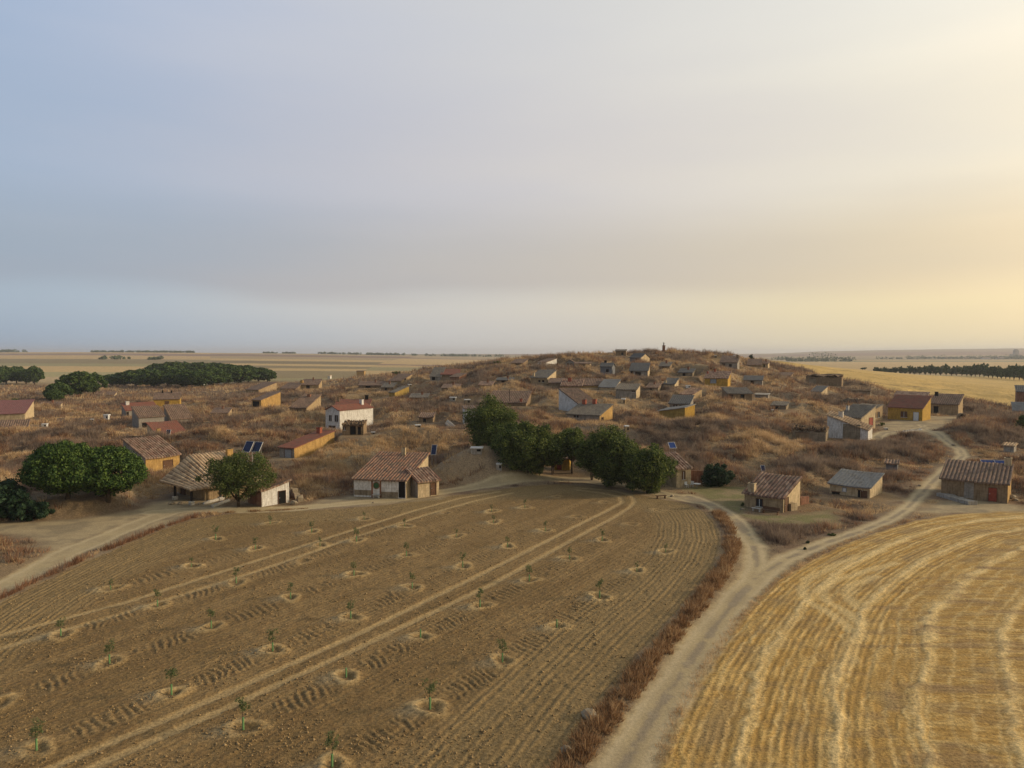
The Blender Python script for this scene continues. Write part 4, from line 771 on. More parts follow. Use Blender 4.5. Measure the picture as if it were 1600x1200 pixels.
# ---------------------------------------------------------------- trees and shrubs
def rvec(k): v = RNG.normal(size=(k, 3)); return v / np.linalg.norm(v, axis=1)[:, None]
def leaftris(c, nrm, s):
    """irregular leaf sprays: one quad-ish triangle pair per point"""
    k = len(c); a = np.cross(nrm, rvec(k)); a /= np.linalg.norm(a, axis=1)[:, None] + 1e-9; b_ = np.cross(nrm, a); s = s[:, None] if np.ndim(s) else s
    w1 = RNG.uniform(.5, 1.1, (k, 1)); w2 = RNG.uniform(.5, 1.1, (k, 1))
    V = np.stack([c - a * s * w1, c + b_ * s * .55 * w2, c + a * s * w2, c - b_ * s * .5 * w1], 1)
    return V.reshape(-1, 3)
def crown(blobs, per, size, flat_=1.0, shell=.55):
    out = []
    for (x, y, z, r) in blobs:
        k = int(per * (.8 + .4 * random.random())); d_ = rvec(k); rr = r * RNG.uniform(shell, 1.08, (k, 1)); p = np.array([[x, y, z]]) + d_ * rr * np.array([[1, 1, flat_]])
        nr = d_ * .8 + rvec(k) * .8; nr /= np.linalg.norm(nr, axis=1)[:, None]
        out.append(leaftris(p, nr, RNG.uniform(.6, 1.3, k) * size))
    V = np.concatenate(out); return V, np.arange(len(V)).reshape(-1, 4)
def umbrella(rx, ht, trunk_h, nb, per, size, mat, name='pine_tree', lean=0):
    root = empty(name, (0, 0, 0)); cz = trunk_h; ch = ht - trunk_h; bl = []
    for i in range(nb):
        t = 2 * math.pi * random.random(); q = math.sqrt(random.random()); top_ = random.random() < .7
        br = rx * random.uniform(.13, .2); x, y = (rx - br) * q * math.cos(t), (rx - br) * q * math.sin(t)
        z = cz + (ch * (.28 + .66 * math.sqrt(max(0, 1 - q * q))) - br * .3) * (random.uniform(.85, 1.0)) if top_ else cz + ch * (.0 + .32 * (q ** 2)) + random.uniform(0, .15) * ch
        bl.append((x, y, z, br))
    V, Fq = crown(bl, per, size, .85); npmesh('crown', V, Fq, mat, root)
    mb = MB(); mb.tube([(0, 0, -.8), (lean, 0, trunk_h * .5), (lean * 1.3, .1, trunk_h + ch * .3)], [rx * .055 + .1, rx * .045 + .07, rx * .03 + .05], 8)
    for i in range(7):
        t = i * 2.4; mb.tube([(lean, 0, trunk_h * .75), (rx * .3 * math.cos(t), rx * .3 * math.sin(t), trunk_h + ch * .2), (rx * .62 * math.cos(t), rx * .62 * math.sin(t), trunk_h + ch * .45)], [.11, .08, .04], 5)
    mb.build('trunk', MT['bark'], root, True); return root
def broad(rx, ry, z0_, z1, nb, per, size, mat, name='tree', trunk=1, low=0., multi=1, tr=.16):
    root = empty(name, (0, 0, 0)); bl = []; cz = (z0_ + z1) / 2; rz = (z1 - z0_) / 2
    for i in range(nb):
        d_ = rvec(1)[0]; q = random.uniform(.45, 1.0); br = min(rx, ry, rz) * random.uniform(.2, .38) * (1.25 - .5 * q)
        wv = 1 + .16 * math.sin(5 * math.atan2(d_[1], d_[0]) + nb)
        bl.append((d_[0] * (rx - br) * q * wv, d_[1] * (ry - br) * q * wv, cz + d_[2] * (rz - br * .7) * q, br))
    V, Fq = crown(bl, per, size, .9, .35); npmesh('crown', V, Fq, mat, root)
    mb = MB()
    for k in range(multi):
        o_ = (k - (multi - 1) / 2) * .5; mb.tube([(o_ * .3, 0, -.8), (o_, .05, z0_ * .6 + .2), (o_ * 2.2, .1, cz)], [tr * 1.3, tr, tr * .5], 7)
    for i in range(8):
        t = i * 2.4; q = .55 + .1 * (i % 3); mb.tube([(0, 0, max(.3, z0_ * .8)), (rx * .3 * math.cos(t), ry * .3 * math.sin(t), z0_ + rz * .5), (rx * q * math.cos(t), ry * q * math.sin(t), cz + rz * .2 * math.sin(i))], [tr * .55, tr * .35, tr * .15], 5)
    mb.build('trunk', MT['bark'], root, True); return root
def put(root, x, y, z, rz=0, s=1, **k):
    root.location = (x, y, z); root.rotation_euler = (0, 0, rz); root.scale = (s, s, s) if not isinstance(s, tuple) else s; tag(root, **k); return root
def dup(root):
    r = root.copy(); COL.objects.link(r)
    for ch in list(root.children):
        c = ch.copy(); COL.objects.link(c); c.parent = r; c.matrix_parent_inverse = ch.matrix_parent_inverse
        for g in ch.children: q = g.copy(); COL.objects.link(q); q.parent = c
    return r
# two round pines beside the left yard
P1 = umbrella(5.6, 8.2, 1.5, 260, 190, .21, MT['pine'], lean=.3); x, y, z = place(92, 789); put(P1, x, y + 1.5, z, label='broader of the two round umbrella pines beside the left yard, the left one', cat='tree', group='round pines beside the left yard')
P2 = umbrella(5.1, 8.0, 1.5, 230, 190, .21, MT['pine'], lean=-.2); x, y, z = place(166, 789); put(P2, x, y + .6, z, 1.9, label='round umbrella pine with visible trunk, right one of the pair beside the yard', cat='tree', group='round pines beside the left yard')
b_ = broad(4.8, 3.6, -.4, 5.8, 90, 200, .28, MT['bush'], 'evergreen_bush', tr=.1); x, y, z = place(-6, 812); put(b_, x, y, z, label='tall dark evergreen bush cut by the left edge beside the yard', cat='bush')
b_ = broad(3.6, 2.4, -.6, 2.9, 60, 160, .26, MT['bush'], 'evergreen_bush', tr=.08); x, y, z = place(42, 811); put(b_, x, y, z, label='low black green bush in the shade left of the round pines', cat='bush')
t_ = broad(5.7, 4.6, .9, 8.2, 130, 150, .17, MT['almond'], 'almond_tree', tr=.2); x, y, z = place(378, 792); put(t_, x - .5, y, z, label='leafy light green almond tree in front of the pale tiled porch house', cat='tree')
# the row of trees at the field top
for (u, v, D, rx, z0_, z1, nb, mat, mu, lb) in (
    (768, 735, 131, 7.2, -.8, 12.6, 200, 'leaf', 2, 'tallest broad green tree at the left end of the centre row'),
    (828, 745, 119, 6.6, -.6, 9.3, 180, 'leaf', 2, 'dense round tree, second from left in the centre row, branches near the ground'),
    (894, 740, 122, 5.0, 2.2, 8.4, 110, 'leaf', 2, 'open tree with dark forked trunk showing in the middle of the centre row'),
    (952, 757, 113, 6.2, -.2, 10.1, 210, 'leaf', 2, 'tree with the darkest pointed crown, fourth from left in the centre row'),
    (1013, 772, 107.5, 5.2, -.6, 8.3, 170, 'leaf', 3, 'bushy tree with leaves to the ground, right end of the centre row')):
    a_, _ = raydir(u, v); t_ = broad(rx, rx * .8, z0_, z1, nb, 170, .22, MT[mat], 'tree', multi=mu, tr=.17); put(t_, a_ * D, D, gz1(a_ * D, D), random.random() * 3, label=lb, cat='tree', group='trees along the top of the ploughed field')
b_ = broad(3.1, 2.7, -.5, 3.9, 80, 190, .2, MT['bush'], 'evergreen_bush', tr=.08); x, y, z = place(1127, 763); put(b_, x, y + 1.5, z, label='round nearly black evergreen bush on the green lawn right of the brick wall', cat='bush')
t_ = broad(2.6, 2.4, .2, 5.2, 45, 150, .24, MT['leaf'], 'tree', tr=.12); x, y, z = place(1600, 678); put(t_, x, y, z, label='green tree cut by the right edge below the corrugated lean to', cat='tree')
for (u, v, D, rx, z1, nb, lb) in ((800, 742, 123, 4.8, 6.6, 110, 'low leafy bush tree filling the gap after the tallest tree'), (925, 752, 118, 3.6, 7.4, 80, 'small leafy tree wedged between the forked tree and the darkest crown'), (864, 745, 121, 4.4, 7.4, 95, 'leafy sapling tree just left of the forked trunk tree'), (985, 762, 111, 4.2, 7.6, 110, 'low bush tree between the two rightmost centre trees')):
    a_, _ = raydir(u, v); t_ = broad(rx, rx * .8, -.6 if u not in (864, 925) else 1.2, z1, nb, 160, .22, MT['leaf'], 'tree', multi=2, tr=.12); put(t_, a_ * D, D, gz1(a_ * D, D), 1, label=lb, cat='tree', group='trees along the top of the ploughed field')
for (u, v, wpx, hpx, mt, lb) in ((620, 586, 20, 6, 'farleaf', 'bright green low shrub at the far edge beside the single window house'), (776, 570, 20, 6, 'almond', 'olive green shrub clump on the left shoulder of the hill'), (1174, 562, 10, 9, 'bush', 'round black bush on the hill skyline beside the last house'),
    (430, 634, 6, 6, 'farleaf', 'small round shrub at the foot of the ochre side walled house'), (24, 632, 26, 11, 'farleaf', 'green shrub behind the purple roof at the left edge'), (12, 634, 14, 8, 'almond', 'rusty green shrub behind the purple roof, left of its greener neighbour'), (1377, 665, 12, 7, 'leaf', 'dark green shrub beside the red door of the sunlit house'),
    (1350, 578, 12, 5, 'farleaf', 'lone far shrub left of the long tree row on the right'), (1262, 849, 6, 5, 'bush', 'small dark green weed clump on the track edge by the stubble'), (1300, 838, 14, 5, 'almond', 'low yellow green weed patch between track and stubble field'), (1160, 791, 8, 6, 'almond', 'green weeds at the left corner of the little ribbed tile house'), (1258, 860, 5, 4, 'bush', 'smallest dark weed clump between the track and the stubble'),
    (1173, 677, 8, 3, 'almond', 'low olive bush in the scrub left of the broken stone ruin')):
    x, y, z = place(u, v); s_ = y / F; b_ = broad(wpx * s_ / 2, wpx * s_ / 2, -.2, hpx * s_, 18, 60, max(.1, wpx * s_ * .07), MT[mt], 'shrub', tr=.05); put(b_, x, y, z, label=lb, cat='shrub')
# pine wood on the left, each tree its own; three shapes shared
PR = [umbrella(7.4, 11.4, 1.6, 110, 80, .55, MT['farleaf']) for _ in range(3)]
first = [True] * 3
def farpine(i, u, v, hpx, wpx, label, group):
    global first
    a_, b1 = raydir(u, v); x, y, z = place(u, v); y = min(y, 560); x = a_ * y; z = gz1(x, y); s_ = y / F; k = i % 3
    r_ = PR[k] if first[k] else dup(PR[k]); first[k] = False
    put(r_, x, y, z, random.random() * 6, (wpx * s_ / 11.2, wpx * s_ / 11.2, hpx * s_ / 10), label=label, cat='tree', group=group)
ORD = ['first', 'second', 'third', 'fourth', 'fifth', 'sixth', 'seventh', 'eighth', 'ninth', 'tenth', 'eleventh', 'twelfth', 'thirteenth', 'fourteenth', 'fifteenth', 'sixteenth', 'seventeenth', 'eighteenth', 'nineteenth', 'twentieth']
def ordn(i): return ORD[i] if i < 20 else 'number %d' % (i + 1)
fr_ = [(176, 603, 17, 34), (193, 604, 20, 38), (212, 604, 24, 46), (240, 606, 27, 42), (262, 605, 29, 42), (285, 606, 27, 46), (310, 606, 26, 42), (332, 604, 27, 46), (352, 601, 29, 48), (372, 600, 25, 42), (388, 598, 22, 36)]
bk_ = [(206, 598, 16, 34), (225, 597, 19, 36), (247, 596, 25, 38), (270, 596, 28, 42), (290, 595, 27, 40), (312, 595, 26, 38), (335, 594, 25, 42), (358, 594, 23, 42), (385, 594, 21, 42), (404, 596, 20, 38), (418, 597, 18, 24)]
dk_ = [(92, 626, 26, 32), (108, 619, 30, 36), (126, 620, 36, 38), (146, 616, 31, 32), (84, 629, 18, 22)]
lf_ = [(-6, 602, 27, 30), (10, 600, 26, 32), (26, 599, 24, 30), (41, 600, 21, 26), (54, 601, 27, 22)]
for nm, lst, txt in (('front', fr_, 'umbrella pine, %s from the left along the near edge of the pine wood'), ('back', bk_, 'umbrella pine, %s from the left along the far edge of the pine wood'), ('dark', dk_, 'dark tree, %s from the left in the clump beside the tiny huts'), ('left', lf_, 'far pine, %s from the left in the group at the left edge')):
    for i, (u, v, hp_, wp_) in enumerate(sorted(lst)): farpine(i + len(nm), u, v, hp_, wp_, txt % ordn(i), {'front': 'umbrella pines of the wood', 'back': 'umbrella pines of the wood', 'dark': 'dark clump of pines', 'left': 'far pines at the left edge'}[nm])
# row of poplars and oaks on the right
BR = [broad(5.6, 5.6, .8, 11, 50, 60, .7, MT['farleaf'], 'tree', tr=.3) for _ in range(3)]; fb = [True] * 3
u = 1369; i = 0
while u < 1612:
    t = (u - 1369) / 240; hp_ = (9 + 15 * t) * random.uniform(.75, 1.12); v = 578 + 21 * t; a_, b1 = raydir(u, v); y = min(H / -b1, 640) + random.uniform(-8, 8); x = a_ * y; z = gz1(x, y); s_ = y / F
    k = i % 3; r_ = BR[k] if fb[k] else dup(BR[k]); fb[k] = False; wd = (9 + 6 * t) * s_ / 9.2
    put(r_, x, y, z, random.random() * 6, (wd, wd, hp_ * s_ / 10), label='green tree, %s from the left in the long row beyond the golden field' % ordn(i), cat='tree', group='tree row beyond the golden field')
    i += 1; u += random.uniform(6, 9)
# far woods: masses no one could count
fw = []
def strip(u0, u1, v, D, hgt, dens=1.0, gap=0.):
    a0, _ = raydir(u0, v); a1, _ = raydir(u1, v); L_ = abs(a1 - a0) * D; k = int(L_ / hgt * 2.2 * dens) + 2
    for i in range(k):
        q = random.random()
        if vn(np.array([q * k * .25]), np.array([u0 * 1.]), 3)[0] < gap: continue
        x = (a0 + (a1 - a0) * q) * D; y = D + random.uniform(-1, 1) * hgt * 3; r_ = hgt * random.uniform(.35, .7); fw.append((x, y, gz1(x, y) + r_ * .7, r_))
for a in ((1232, 1326, 565, 2000, 15, 2.0), (1262, 1300, 561, 2700, 34, 1.5), (1206, 1240, 561, 2500, 14, 1.3), (1325, 1425, 561, 2900, 12, .8, .35), (1425, 1600, 561, 2900, 19, .8, .4), (1440, 1600, 561, 3000, 12, 1.5), (1550, 1600, 561, 2900, 15, 1.6),
          (-30, 33, 549, 2950, 14, 1.8), (145, 305, 549, 2950, 9, 1.6), (160, 205, 563, 1560, 9, 1.6, .2), (230, 256, 563, 1540, 8, 1.5, .3), (413, 434, 551, 2950, 7, 1.4), (442, 460, 551, 2950, 7, 1.4), (500, 560, 552, 2950, 10, 1.1), (560, 800, 553, 2950, 11, 1.0, .35), (575, 625, 553, 2950, 10, 1.8), (700, 730, 553, 2900, 13, 1.4), (840, 870, 555, 2900, 10, 1.2)): strip(*a)
V, Fq = crown(fw, 26, 3.2, .8, .5); tag(npmesh('far_wood', V, Fq, MT['farleaf']), kind='stuff', label='distant dark strips of woodland along the plain and horizon')

# ---------------------------------------------------------------- monument, far silos
x, y, z = place(1037, 551); y = 292; a_, _ = raydir(1037, 551); x = a_ * y; z = gz1(x, y); s_ = y / F
root = empty('monument', (x, y, z), label='dark brick pillar carrying a small statue on the crest of the hill', cat='monument')
zt_ = zray(534.5, y) - z; zt_ = min(zt_, 6)
MB().box(-.75, .75, -.75, .75, -.6, zt_ * .18).box(-.5, .5, -.5, .5, zt_ * .18 + .003, zt_ * .62).box(-.62, .62, -.62, .62, zt_ * .62 + .003, zt_ * .67).build('pedestal', MT['brick'], root)
b0 = zt_ * .67; hh = zt_ * .33; fg = MB(); fg.tube([(0, 0, b0), (0, 0, b0 + hh * .3), (0, 0, b0 + hh * .62), (0, 0, b0 + hh * .78), (0, 0, b0 + hh * .84), (0, 0, b0 + hh * .92), (0, 0, b0 + hh)], [.26, .22, .2, .25, .08, .12, .05], 10)
for s__ in (-1, 1): fg.tube([(s__ * .2, 0, b0 + hh * .76), (s__ * .36, -.05, b0 + hh * .62), (s__ * .5, -.18, b0 + hh * .66)], [.08, .07, .05], 6)
fg.build('statue', MT['grey'], root, True)
a_, _ = raydir(1587, 560); y = 3300; x = a_ * y
root = empty('grain_silo', (x, y, 0), label='tall hazy grain silo tower with stepped shoulders on the far plain at right', cat='silo')
MB().box(-9, 9, -8, 8, -2, 39).box(-5, 5, -5, 5, 39.01, 44).build('tower', MT['concrete'], root); MB().box(-24, -9.01, -8, 8, -2, 21).box(9.01, 22, -8, 8, -2, 17).build('storage_bin', MT['concrete'], root)
for i, (u, w_, h_, mt, lb) in enumerate(((1540, 30, 6, 'white', 'low pale far warehouse left of the silo, among distant trees'), (1563, 26, 7, 'concrete', 'grey far warehouse close to the left side of the silo'), (1603, 40, 6, 'white', 'long pale far warehouse at the right edge below the silo'), (1510, 16, 6, 'cream', 'small far farm building well left of the silo'), (1476, 14, 6, 'brick', 'tiny brown far farm building on the distant tree line'))):
    a_, _ = raydir(u, 560); y = 2780 + 60 * i; r_ = empty('far_warehouse', (a_ * y, y, 0), label=lb, cat='warehouse'); MB().box(-w_ / 2, w_ / 2, -6, 6, -1, h_).build('wall', MT[mt], r_)
    mesh('roof', [(-w_ / 2 - .5, -6.5, h_ + .01), (w_ / 2 + .5, -6.5, h_ + .01), (w_ / 2 + .5, 6.5, h_ + .01), (-w_ / 2 - .5, 6.5, h_ + .01), (-w_ / 2 - .5, 0, h_ + 3), (w_ / 2 + .5, 0, h_ + 3)], [(0, 1, 5, 4), (2, 3, 4, 5), (0, 4, 3), (1, 2, 5), (3, 2, 1, 0)], MT['tile_brown'], r_)

# ---------------------------------------------------------------- cellar vents, panels, benches and the rest
VENTS = []
def vent(u, v, wpx, hpx, mat, label, D=None, op=1, cap='whitep'):
    x, y, z = place(u, v, D); VENTS.append((x, y - 1.2, 2.2)); s_ = y / F; w_ = wpx * s_ / 2; h_ = hpx * s_
    r_ = empty('cellar_vent', (x, y, z), random.uniform(-.3, .5), label=label, cat='cellar vent', group='stone and plaster cellar vents on the mounds')
    MB().box(-w_, w_, -w_ * .8, w_ * .8, -1, h_ * .8, .02).build('shaft', MT[mat], r_); MB().box(-w_ * 1.15, w_ * 1.15, -w_, w_, h_ * .8 + .004, h_, .015).build('cap_slab', MT[cap], r_)
    if op: MB().box(w_ * .1, w_ * .8, -w_ * .8 - .03, -w_ * .7, h_ * .15, h_ * .65).build('opening', MT['dark'], r_)  # dark block on the face paints in the shade of the hole
for a in ((745, 708, 17, 7, 'concrete', 'big white slab topped vent crowning the pale brown mound', None), (780, 733, 8, 9, 'concrete', 'small vent with black mouth on the right flank of the pale mound'), (70, 667, 7, 5, 'whitep', 'white vent in the grass right of the low ochre shed at left'), (167, 655, 7, 7, 'whitep', 'white two holed vent left of the grey cluster'), (144, 659, 5, 4, 'cream', 'small cream vent just below the white two holed vent'),
    (708, 626, 9, 5, 'concrete', 'white capped vent upper left of the tallest tree'), (730, 630, 8, 6, 'stone', 'stone vent with black mouth beside the white capped vent'), (974, 631, 6, 8, 'cream', 'tall cream vent in front of the moss tiled house'), (979, 674, 6, 9, 'sand', 'salmon plastered post vent on the grey mound above the centre row'), (1207, 644, 3.5, 4, 'cream', 'lone tiny cream vent in the scrub below the double door house'),
    (317, 603, 4, 6, 'whitep', 'white post vent at the right foot of the pine wood'), (333, 604, 3.5, 6, 'cream', 'cream post vent right of the white post vent at the pine wood'), (357, 600, 3, 6, 'stone', 'mossy post vent farthest right below the pine wood'), (1075, 606, 6, 4, 'whitep', 'white stub vent above the dusty pink roof'), (640, 604, 5, 3, 'stone', 'squat stone vent near the yellow end wall'), (583, 678, 6, 3, 'stone', 'low slab vent right of the crumbling adobe hut'),
    (653, 668, 8, 4, 'stone', 'dark mouthed stone vent on the brown ridge above the round windowed house'), (860, 592, 3, 3, 'stone', 'little stone vent above the terrace on the hill foot'), (1147, 560, 3, 5, 'stone', 'stub vent near the chimney on the right shoulder'), (520, 650, 4, 3, 'stone', 'low stone vent left behind the white house'), (1118, 559, 3, 3.5, 'stone', 'stub vent on the skyline left of the right shoulder house'),
    (1080, 552, 2.6, 3.5, 'brick', 'brown stub vent on the skyline right of the monument, farther one'), (1068, 550, 2.4, 4, 'brick', 'brown stub vent on the skyline right of the monument, nearer one'), (603, 606, 5, 3, 'stone', 'half sunken vent below the far single window house'), (1384, 672, 5, 3, 'stonew', 'low pale block beside the yard of the right yellow house'), (345, 598, 3, 3, 'cream', 'very small cream vent between the post vents below the pines')):
    vent(*a[:6], D=a[6] if len(a) > 6 else None)
x, y, z = place(1503, 656); r_ = empty('cellar_mouth', (x, y, z), -.3, label='dark arched cellar mouth in the bank right of the sand coloured house', cat='cellar entrance')
ar = []; nn = 12
for yy in (-.2, .9):
    for r1 in (1.0, .72):
        for i in range(nn + 1): t = math.pi * i / nn; ar.append((r1 * math.cos(t), yy, .7 + r1 * math.sin(t)))
fs = []
for a, b2 in ((0, 1), (0, 2), (1, 3)):
    for i in range(nn): fs.append((a * (nn + 1) + i, a * (nn + 1) + i + 1, b2 * (nn + 1) + i + 1, b2 * (nn + 1) + i))
mesh('arch', ar, fs, MT['stone'], r_); MB().box(-1, -.73, -.2, .9, -1, .7).box(.73, 1, -.2, .9, -1, .7).build('jamb', MT['stone'], r_); MB().box(-.72, .72, .1, .2, -1, .7).build('opening', MT['dark'], r_)  # dark panel and arch paint in the unlit inside
mesh('dark_arch', [(0.72 * math.cos(math.pi * i / nn), .1, .7 + .72 * math.sin(math.pi * i / nn)) for i in range(nn + 1)], [tuple(range(nn + 1))], MT['dark'], r_)
def solar(u, vt, vb, wpx, D, label, tilt=50, yaw=0, mat='solar', stand=True, zbase=None):
    a_, _ = raydir(u, vb); x = a_ * D; s_ = D / F; zt_, zb_ = zray(vt, D), zray(vb, D); g = gz1(x, D) if zbase is None else zbase; Lp = max(.5, (zt_ - zb_) / math.sin(R(tilt))); w_ = wpx * s_ / 2
    r_ = empty('solar_panel', (x, D, zb_), yaw, label=label, cat='solar panel', group='solar panels')
    p = MB().box(-w_, w_, 0, Lp, -.03, 0).build('panel', MT[mat], r_); p.rotation_euler = (R(tilt), 0, 0)
    f_ = MB(); t_ = .05
    f_.box(-w_ - t_, -w_, -t_, Lp + t_, -.05, .03).box(w_, w_ + t_, -t_, Lp + t_, -.05, .03).box(-w_, w_, -t_, 0, -.05, .03).box(-w_, w_, Lp, Lp + t_, -.05, .03); f = f_.build('frame', MT['panelframe'], r_); f.rotation_euler = (R(tilt), 0, 0)
    if stand:
        s2 = MB(); by = Lp * math.cos(R(tilt)) * .8; lo_ = min(-.3, g - zb_ - .3)
        for sx in (-w_ * .7, w_ * .7): s2.tube([(sx, 0, lo_), (sx, 0, .02)], .035, 5).tube([(sx, by, lo_), (sx, by, Lp * math.sin(R(tilt)) * .8)], .035, 5)
        s2.build('stand', MT['metal'], r_)
solar(384, 691, 706, 14, 113, 'left one of the two dark solar panels behind the pale tiled porch house', 55, -.35)
solar(398.5, 692, 706, 14, 113, 'right one of the two dark solar panels behind the pale tiled porch house', 55, -.35)
solar(677, 696, 710, 8, 121, 'single upright solar panel behind the roof of the round windowed house', 70, -.3)
solar(262, 672, 681, 6.5, 160, 'narrow solar panel in front of the small smooth red roof at left', 70, -.1)
solar(1193, 728, 736, 6, 121, 'little framed solar panel behind the ribbed roof of the small bench house', 60, 0)
solar(577.5, 626, 634, 4, 205, 'small dark solar panel at the right end of the white house roof', 65, .3)
solar(1052, 692, 700, 11, 128, 'pale blue solar panel in scrub above the sunlit house by the tree row', 50, .3, 'solar_blue')
bg_ = [h for h in HS if h['label'].startswith('big house')][0]
solar(1548, 720.5, 728, 20, 109.5, 'left one of the two bright blue solar panels on the big house roof', 35, -.15, 'solar_blue', True, zbase=99); solar(1570, 721, 728.5, 21, 109, 'right one of the two bright blue solar panels on the big house roof', 35, -.15, 'solar_blue', True, zbase=99)
def bench(u, v, L_, yaw, label, back=0, mat='wood'):
    x, y, z = place(u, v); r_ = empty('bench', (x, y, z), yaw, label=label, cat='bench'); MB().box(-L_ / 2, L_ / 2, -.2, .2, .40, .47).build('seat', MT[mat], r_)
    for sx in (-L_ / 2 + .2, L_ / 2 - .2): MB().box(sx - .06, sx + .06, -.16, .16, -.2, .397).build('leg', MT[mat], r_)
    if back: MB().box(-L_ / 2, L_ / 2, .22, .27, .5, .9).build('backrest', MT[mat], r_)
hb = [h for h in HS if h['label'].startswith('little cellar house')][0]['rz']; hm = [h for h in HS if 'round green window' in h['label']][0]['rz']
bench(1204, 803.5, 2.3, hb, 'long dark bench against the front wall of the ribbed tile house', 1); bench(1182, 799.5, 1.3, hb, 'short pale bench under the window of the ribbed tile house', 0, 'stonew')
bench(566, 776, 1.8, hm, 'dark low bench at the left end of the round windowed house'); bench(588, 779, 1.2, hm, 'short stone bench right under the round green window', 0, 'stonew'); bench(1033, 779, 1.6, .2, 'rough log bench at the foot of the last centre tree')
def chair(u, v, yaw, label, mat='whitep'):
    x, y, z = place(u, v); r_ = empty('garden_chair', (x, y, z), yaw, label=label, cat='chair', group='garden chairs by the sunlit house')
    MB().box(-.25, .25, -.25, .25, .42, .46).build('seat', MT[mat], r_); MB().box(-.25, .25, .25, .29, .46, .92).build('backrest', MT[mat], r_)
    for sx in (-.2, .2):
        for sy in (-.2, .2): MB().box(sx - .025, sx + .025, sy - .025, sy + .025, -.1, .418).build('leg', MT[mat], r_)
chair(1073, 762, .4, 'pale garden chair nearest the cream house wall'); chair(1081, 761, -.5, 'garden chair between the cream house and the round table'); chair(1101, 759, .2, 'white garden chair at the dark bush, farthest from the house')
x, y, z = place(1089, 763); r_ = empty('garden_table', (x, y, z), 0, label='round pale garden table on the lawn in front of the brick wall', cat='table')
MB().tube([(0, 0, .70), (0, 0, .74)], .6, 20).build('tabletop', MT['whitep'], r_); MB().tube([(0, 0, -.1), (0, 0, .697)], .06, 8).build('leg', MT['metal'], r_)
def wallthing(name, pts, hgt, th, mat, label, jit=.08):
    P = [place(u, v) for u, v in pts]; V = []; Fs = []; o_ = P[0]; rs = random.Random(len(label)); L_ = []
    for (ax, ay, az), (bx_, by_, bz_) in zip(P[:-1], P[1:]):
        k = max(2, int(math.hypot(bx_ - ax, by_ - ay) / .5))
        for i in range(k): t = i / k; L_.append((ax + (bx_ - ax) * t, ay + (by_ - ay) * t, az + (bz_ - az) * t))
    L_.append(P[-1])
    for i, p in enumerate(L_):
        q = L_[min(i + 1, len(L_) - 1)]; r2 = L_[max(i - 1, 0)]; dx, dy = q[0] - r2[0], q[1] - r2[1]; l_ = math.hypot(dx, dy) + 1e-6; nx_, ny_ = -dy / l_ * th, dx / l_ * th; hh_ = hgt + rs.uniform(-jit, jit) * 2
        for s1, zz in ((1, -1), (1, hh_), (-1, hh_ + rs.uniform(-jit, jit)), (-1, -1)): V.append((p[0] + s1 * nx_ - o_[0], p[1] + s1 * ny_ - o_[1], p[2] + zz - o_[2]))
    for i in range(len(L_) - 1):
        for k in range(3): a = i * 4 + k; Fs.append((a, a + 1, a + 5, a + 4))
    Fs.append((0, 3, 2, 1)); e_ = (len(L_) - 1) * 4; Fs.append((e_, e_ + 1, e_ + 2, e_ + 3)); o = mesh(name, V, Fs, MT[mat]); o.location = o_; tag(o, label=label, cat='wall')
wallthing('brick_wall', [(1080, 756), (1106, 758)], 2.2, .12, 'brick', 'dark brick garden wall between the cream fronted house and the round black bush', .02)
wallthing('stone_wall', [(1249, 790), (1262, 787)], 1.1, .2, 'brick', 'low brown wall of stacked blocks behind the small bench house')
wallthing('stone_wall', [(1233, 799), (1243, 797)], 1.0, .35, 'cream', 'stub of pale wall with a niche beside the wooden door of the bench house', .03)
wallthing('stone_wall', [(1318, 628), (1345, 630), (1378, 633)], 1.0, .3, 'stone', 'long grey dry stone wall crossing the scrub above the stained shed', .2)
wallthing('stone_wall', [(318, 789), (350, 780)], .35, .15, 'stonew', 'low stone kerb behind the almond tree on the porch side', .03); wallthing('stone_wall', [(332, 794), (358, 784)], .35, .15, 'stonew', 'nearer low stone kerb leading to the almond tree trunk', .03)
wallthing('stone_wall', [(455, 772), (470, 785)], .9, .4, 'stone', 'heap of broken wall at the right corner of the white gabled shed', .3); wallthing('stone_wall', [(198, 690), (232, 692)], 1.2, .15, 'adobe', 'plain adobe yard wall left of the small smooth red roof', .04)
wallthing('stone_wall', [(1470, 775), (1520, 790)], .5, .7, 'concrete', 'low cement step along the front of the big house', .03); wallthing('stone_wall', [(1410, 676), (1440, 672)], .25, .3, 'stonew', 'line of pale kerb stones on the edge of the right yard', .1)
x, y, z = place(706, 668); r_ = tag(MB().box(-1.6, 1.6, -.05, .05, -.35, .35).box(-1.5, 1.5, -.02, .09, -.9, -.5).build('white_board', MT['whitep']), 'pair of fallen white boards lying on the slope left of the tallest tree', 'board'); r_.location = (x, y, z + .6); r_.rotation_euler = (.3, .7, .1)
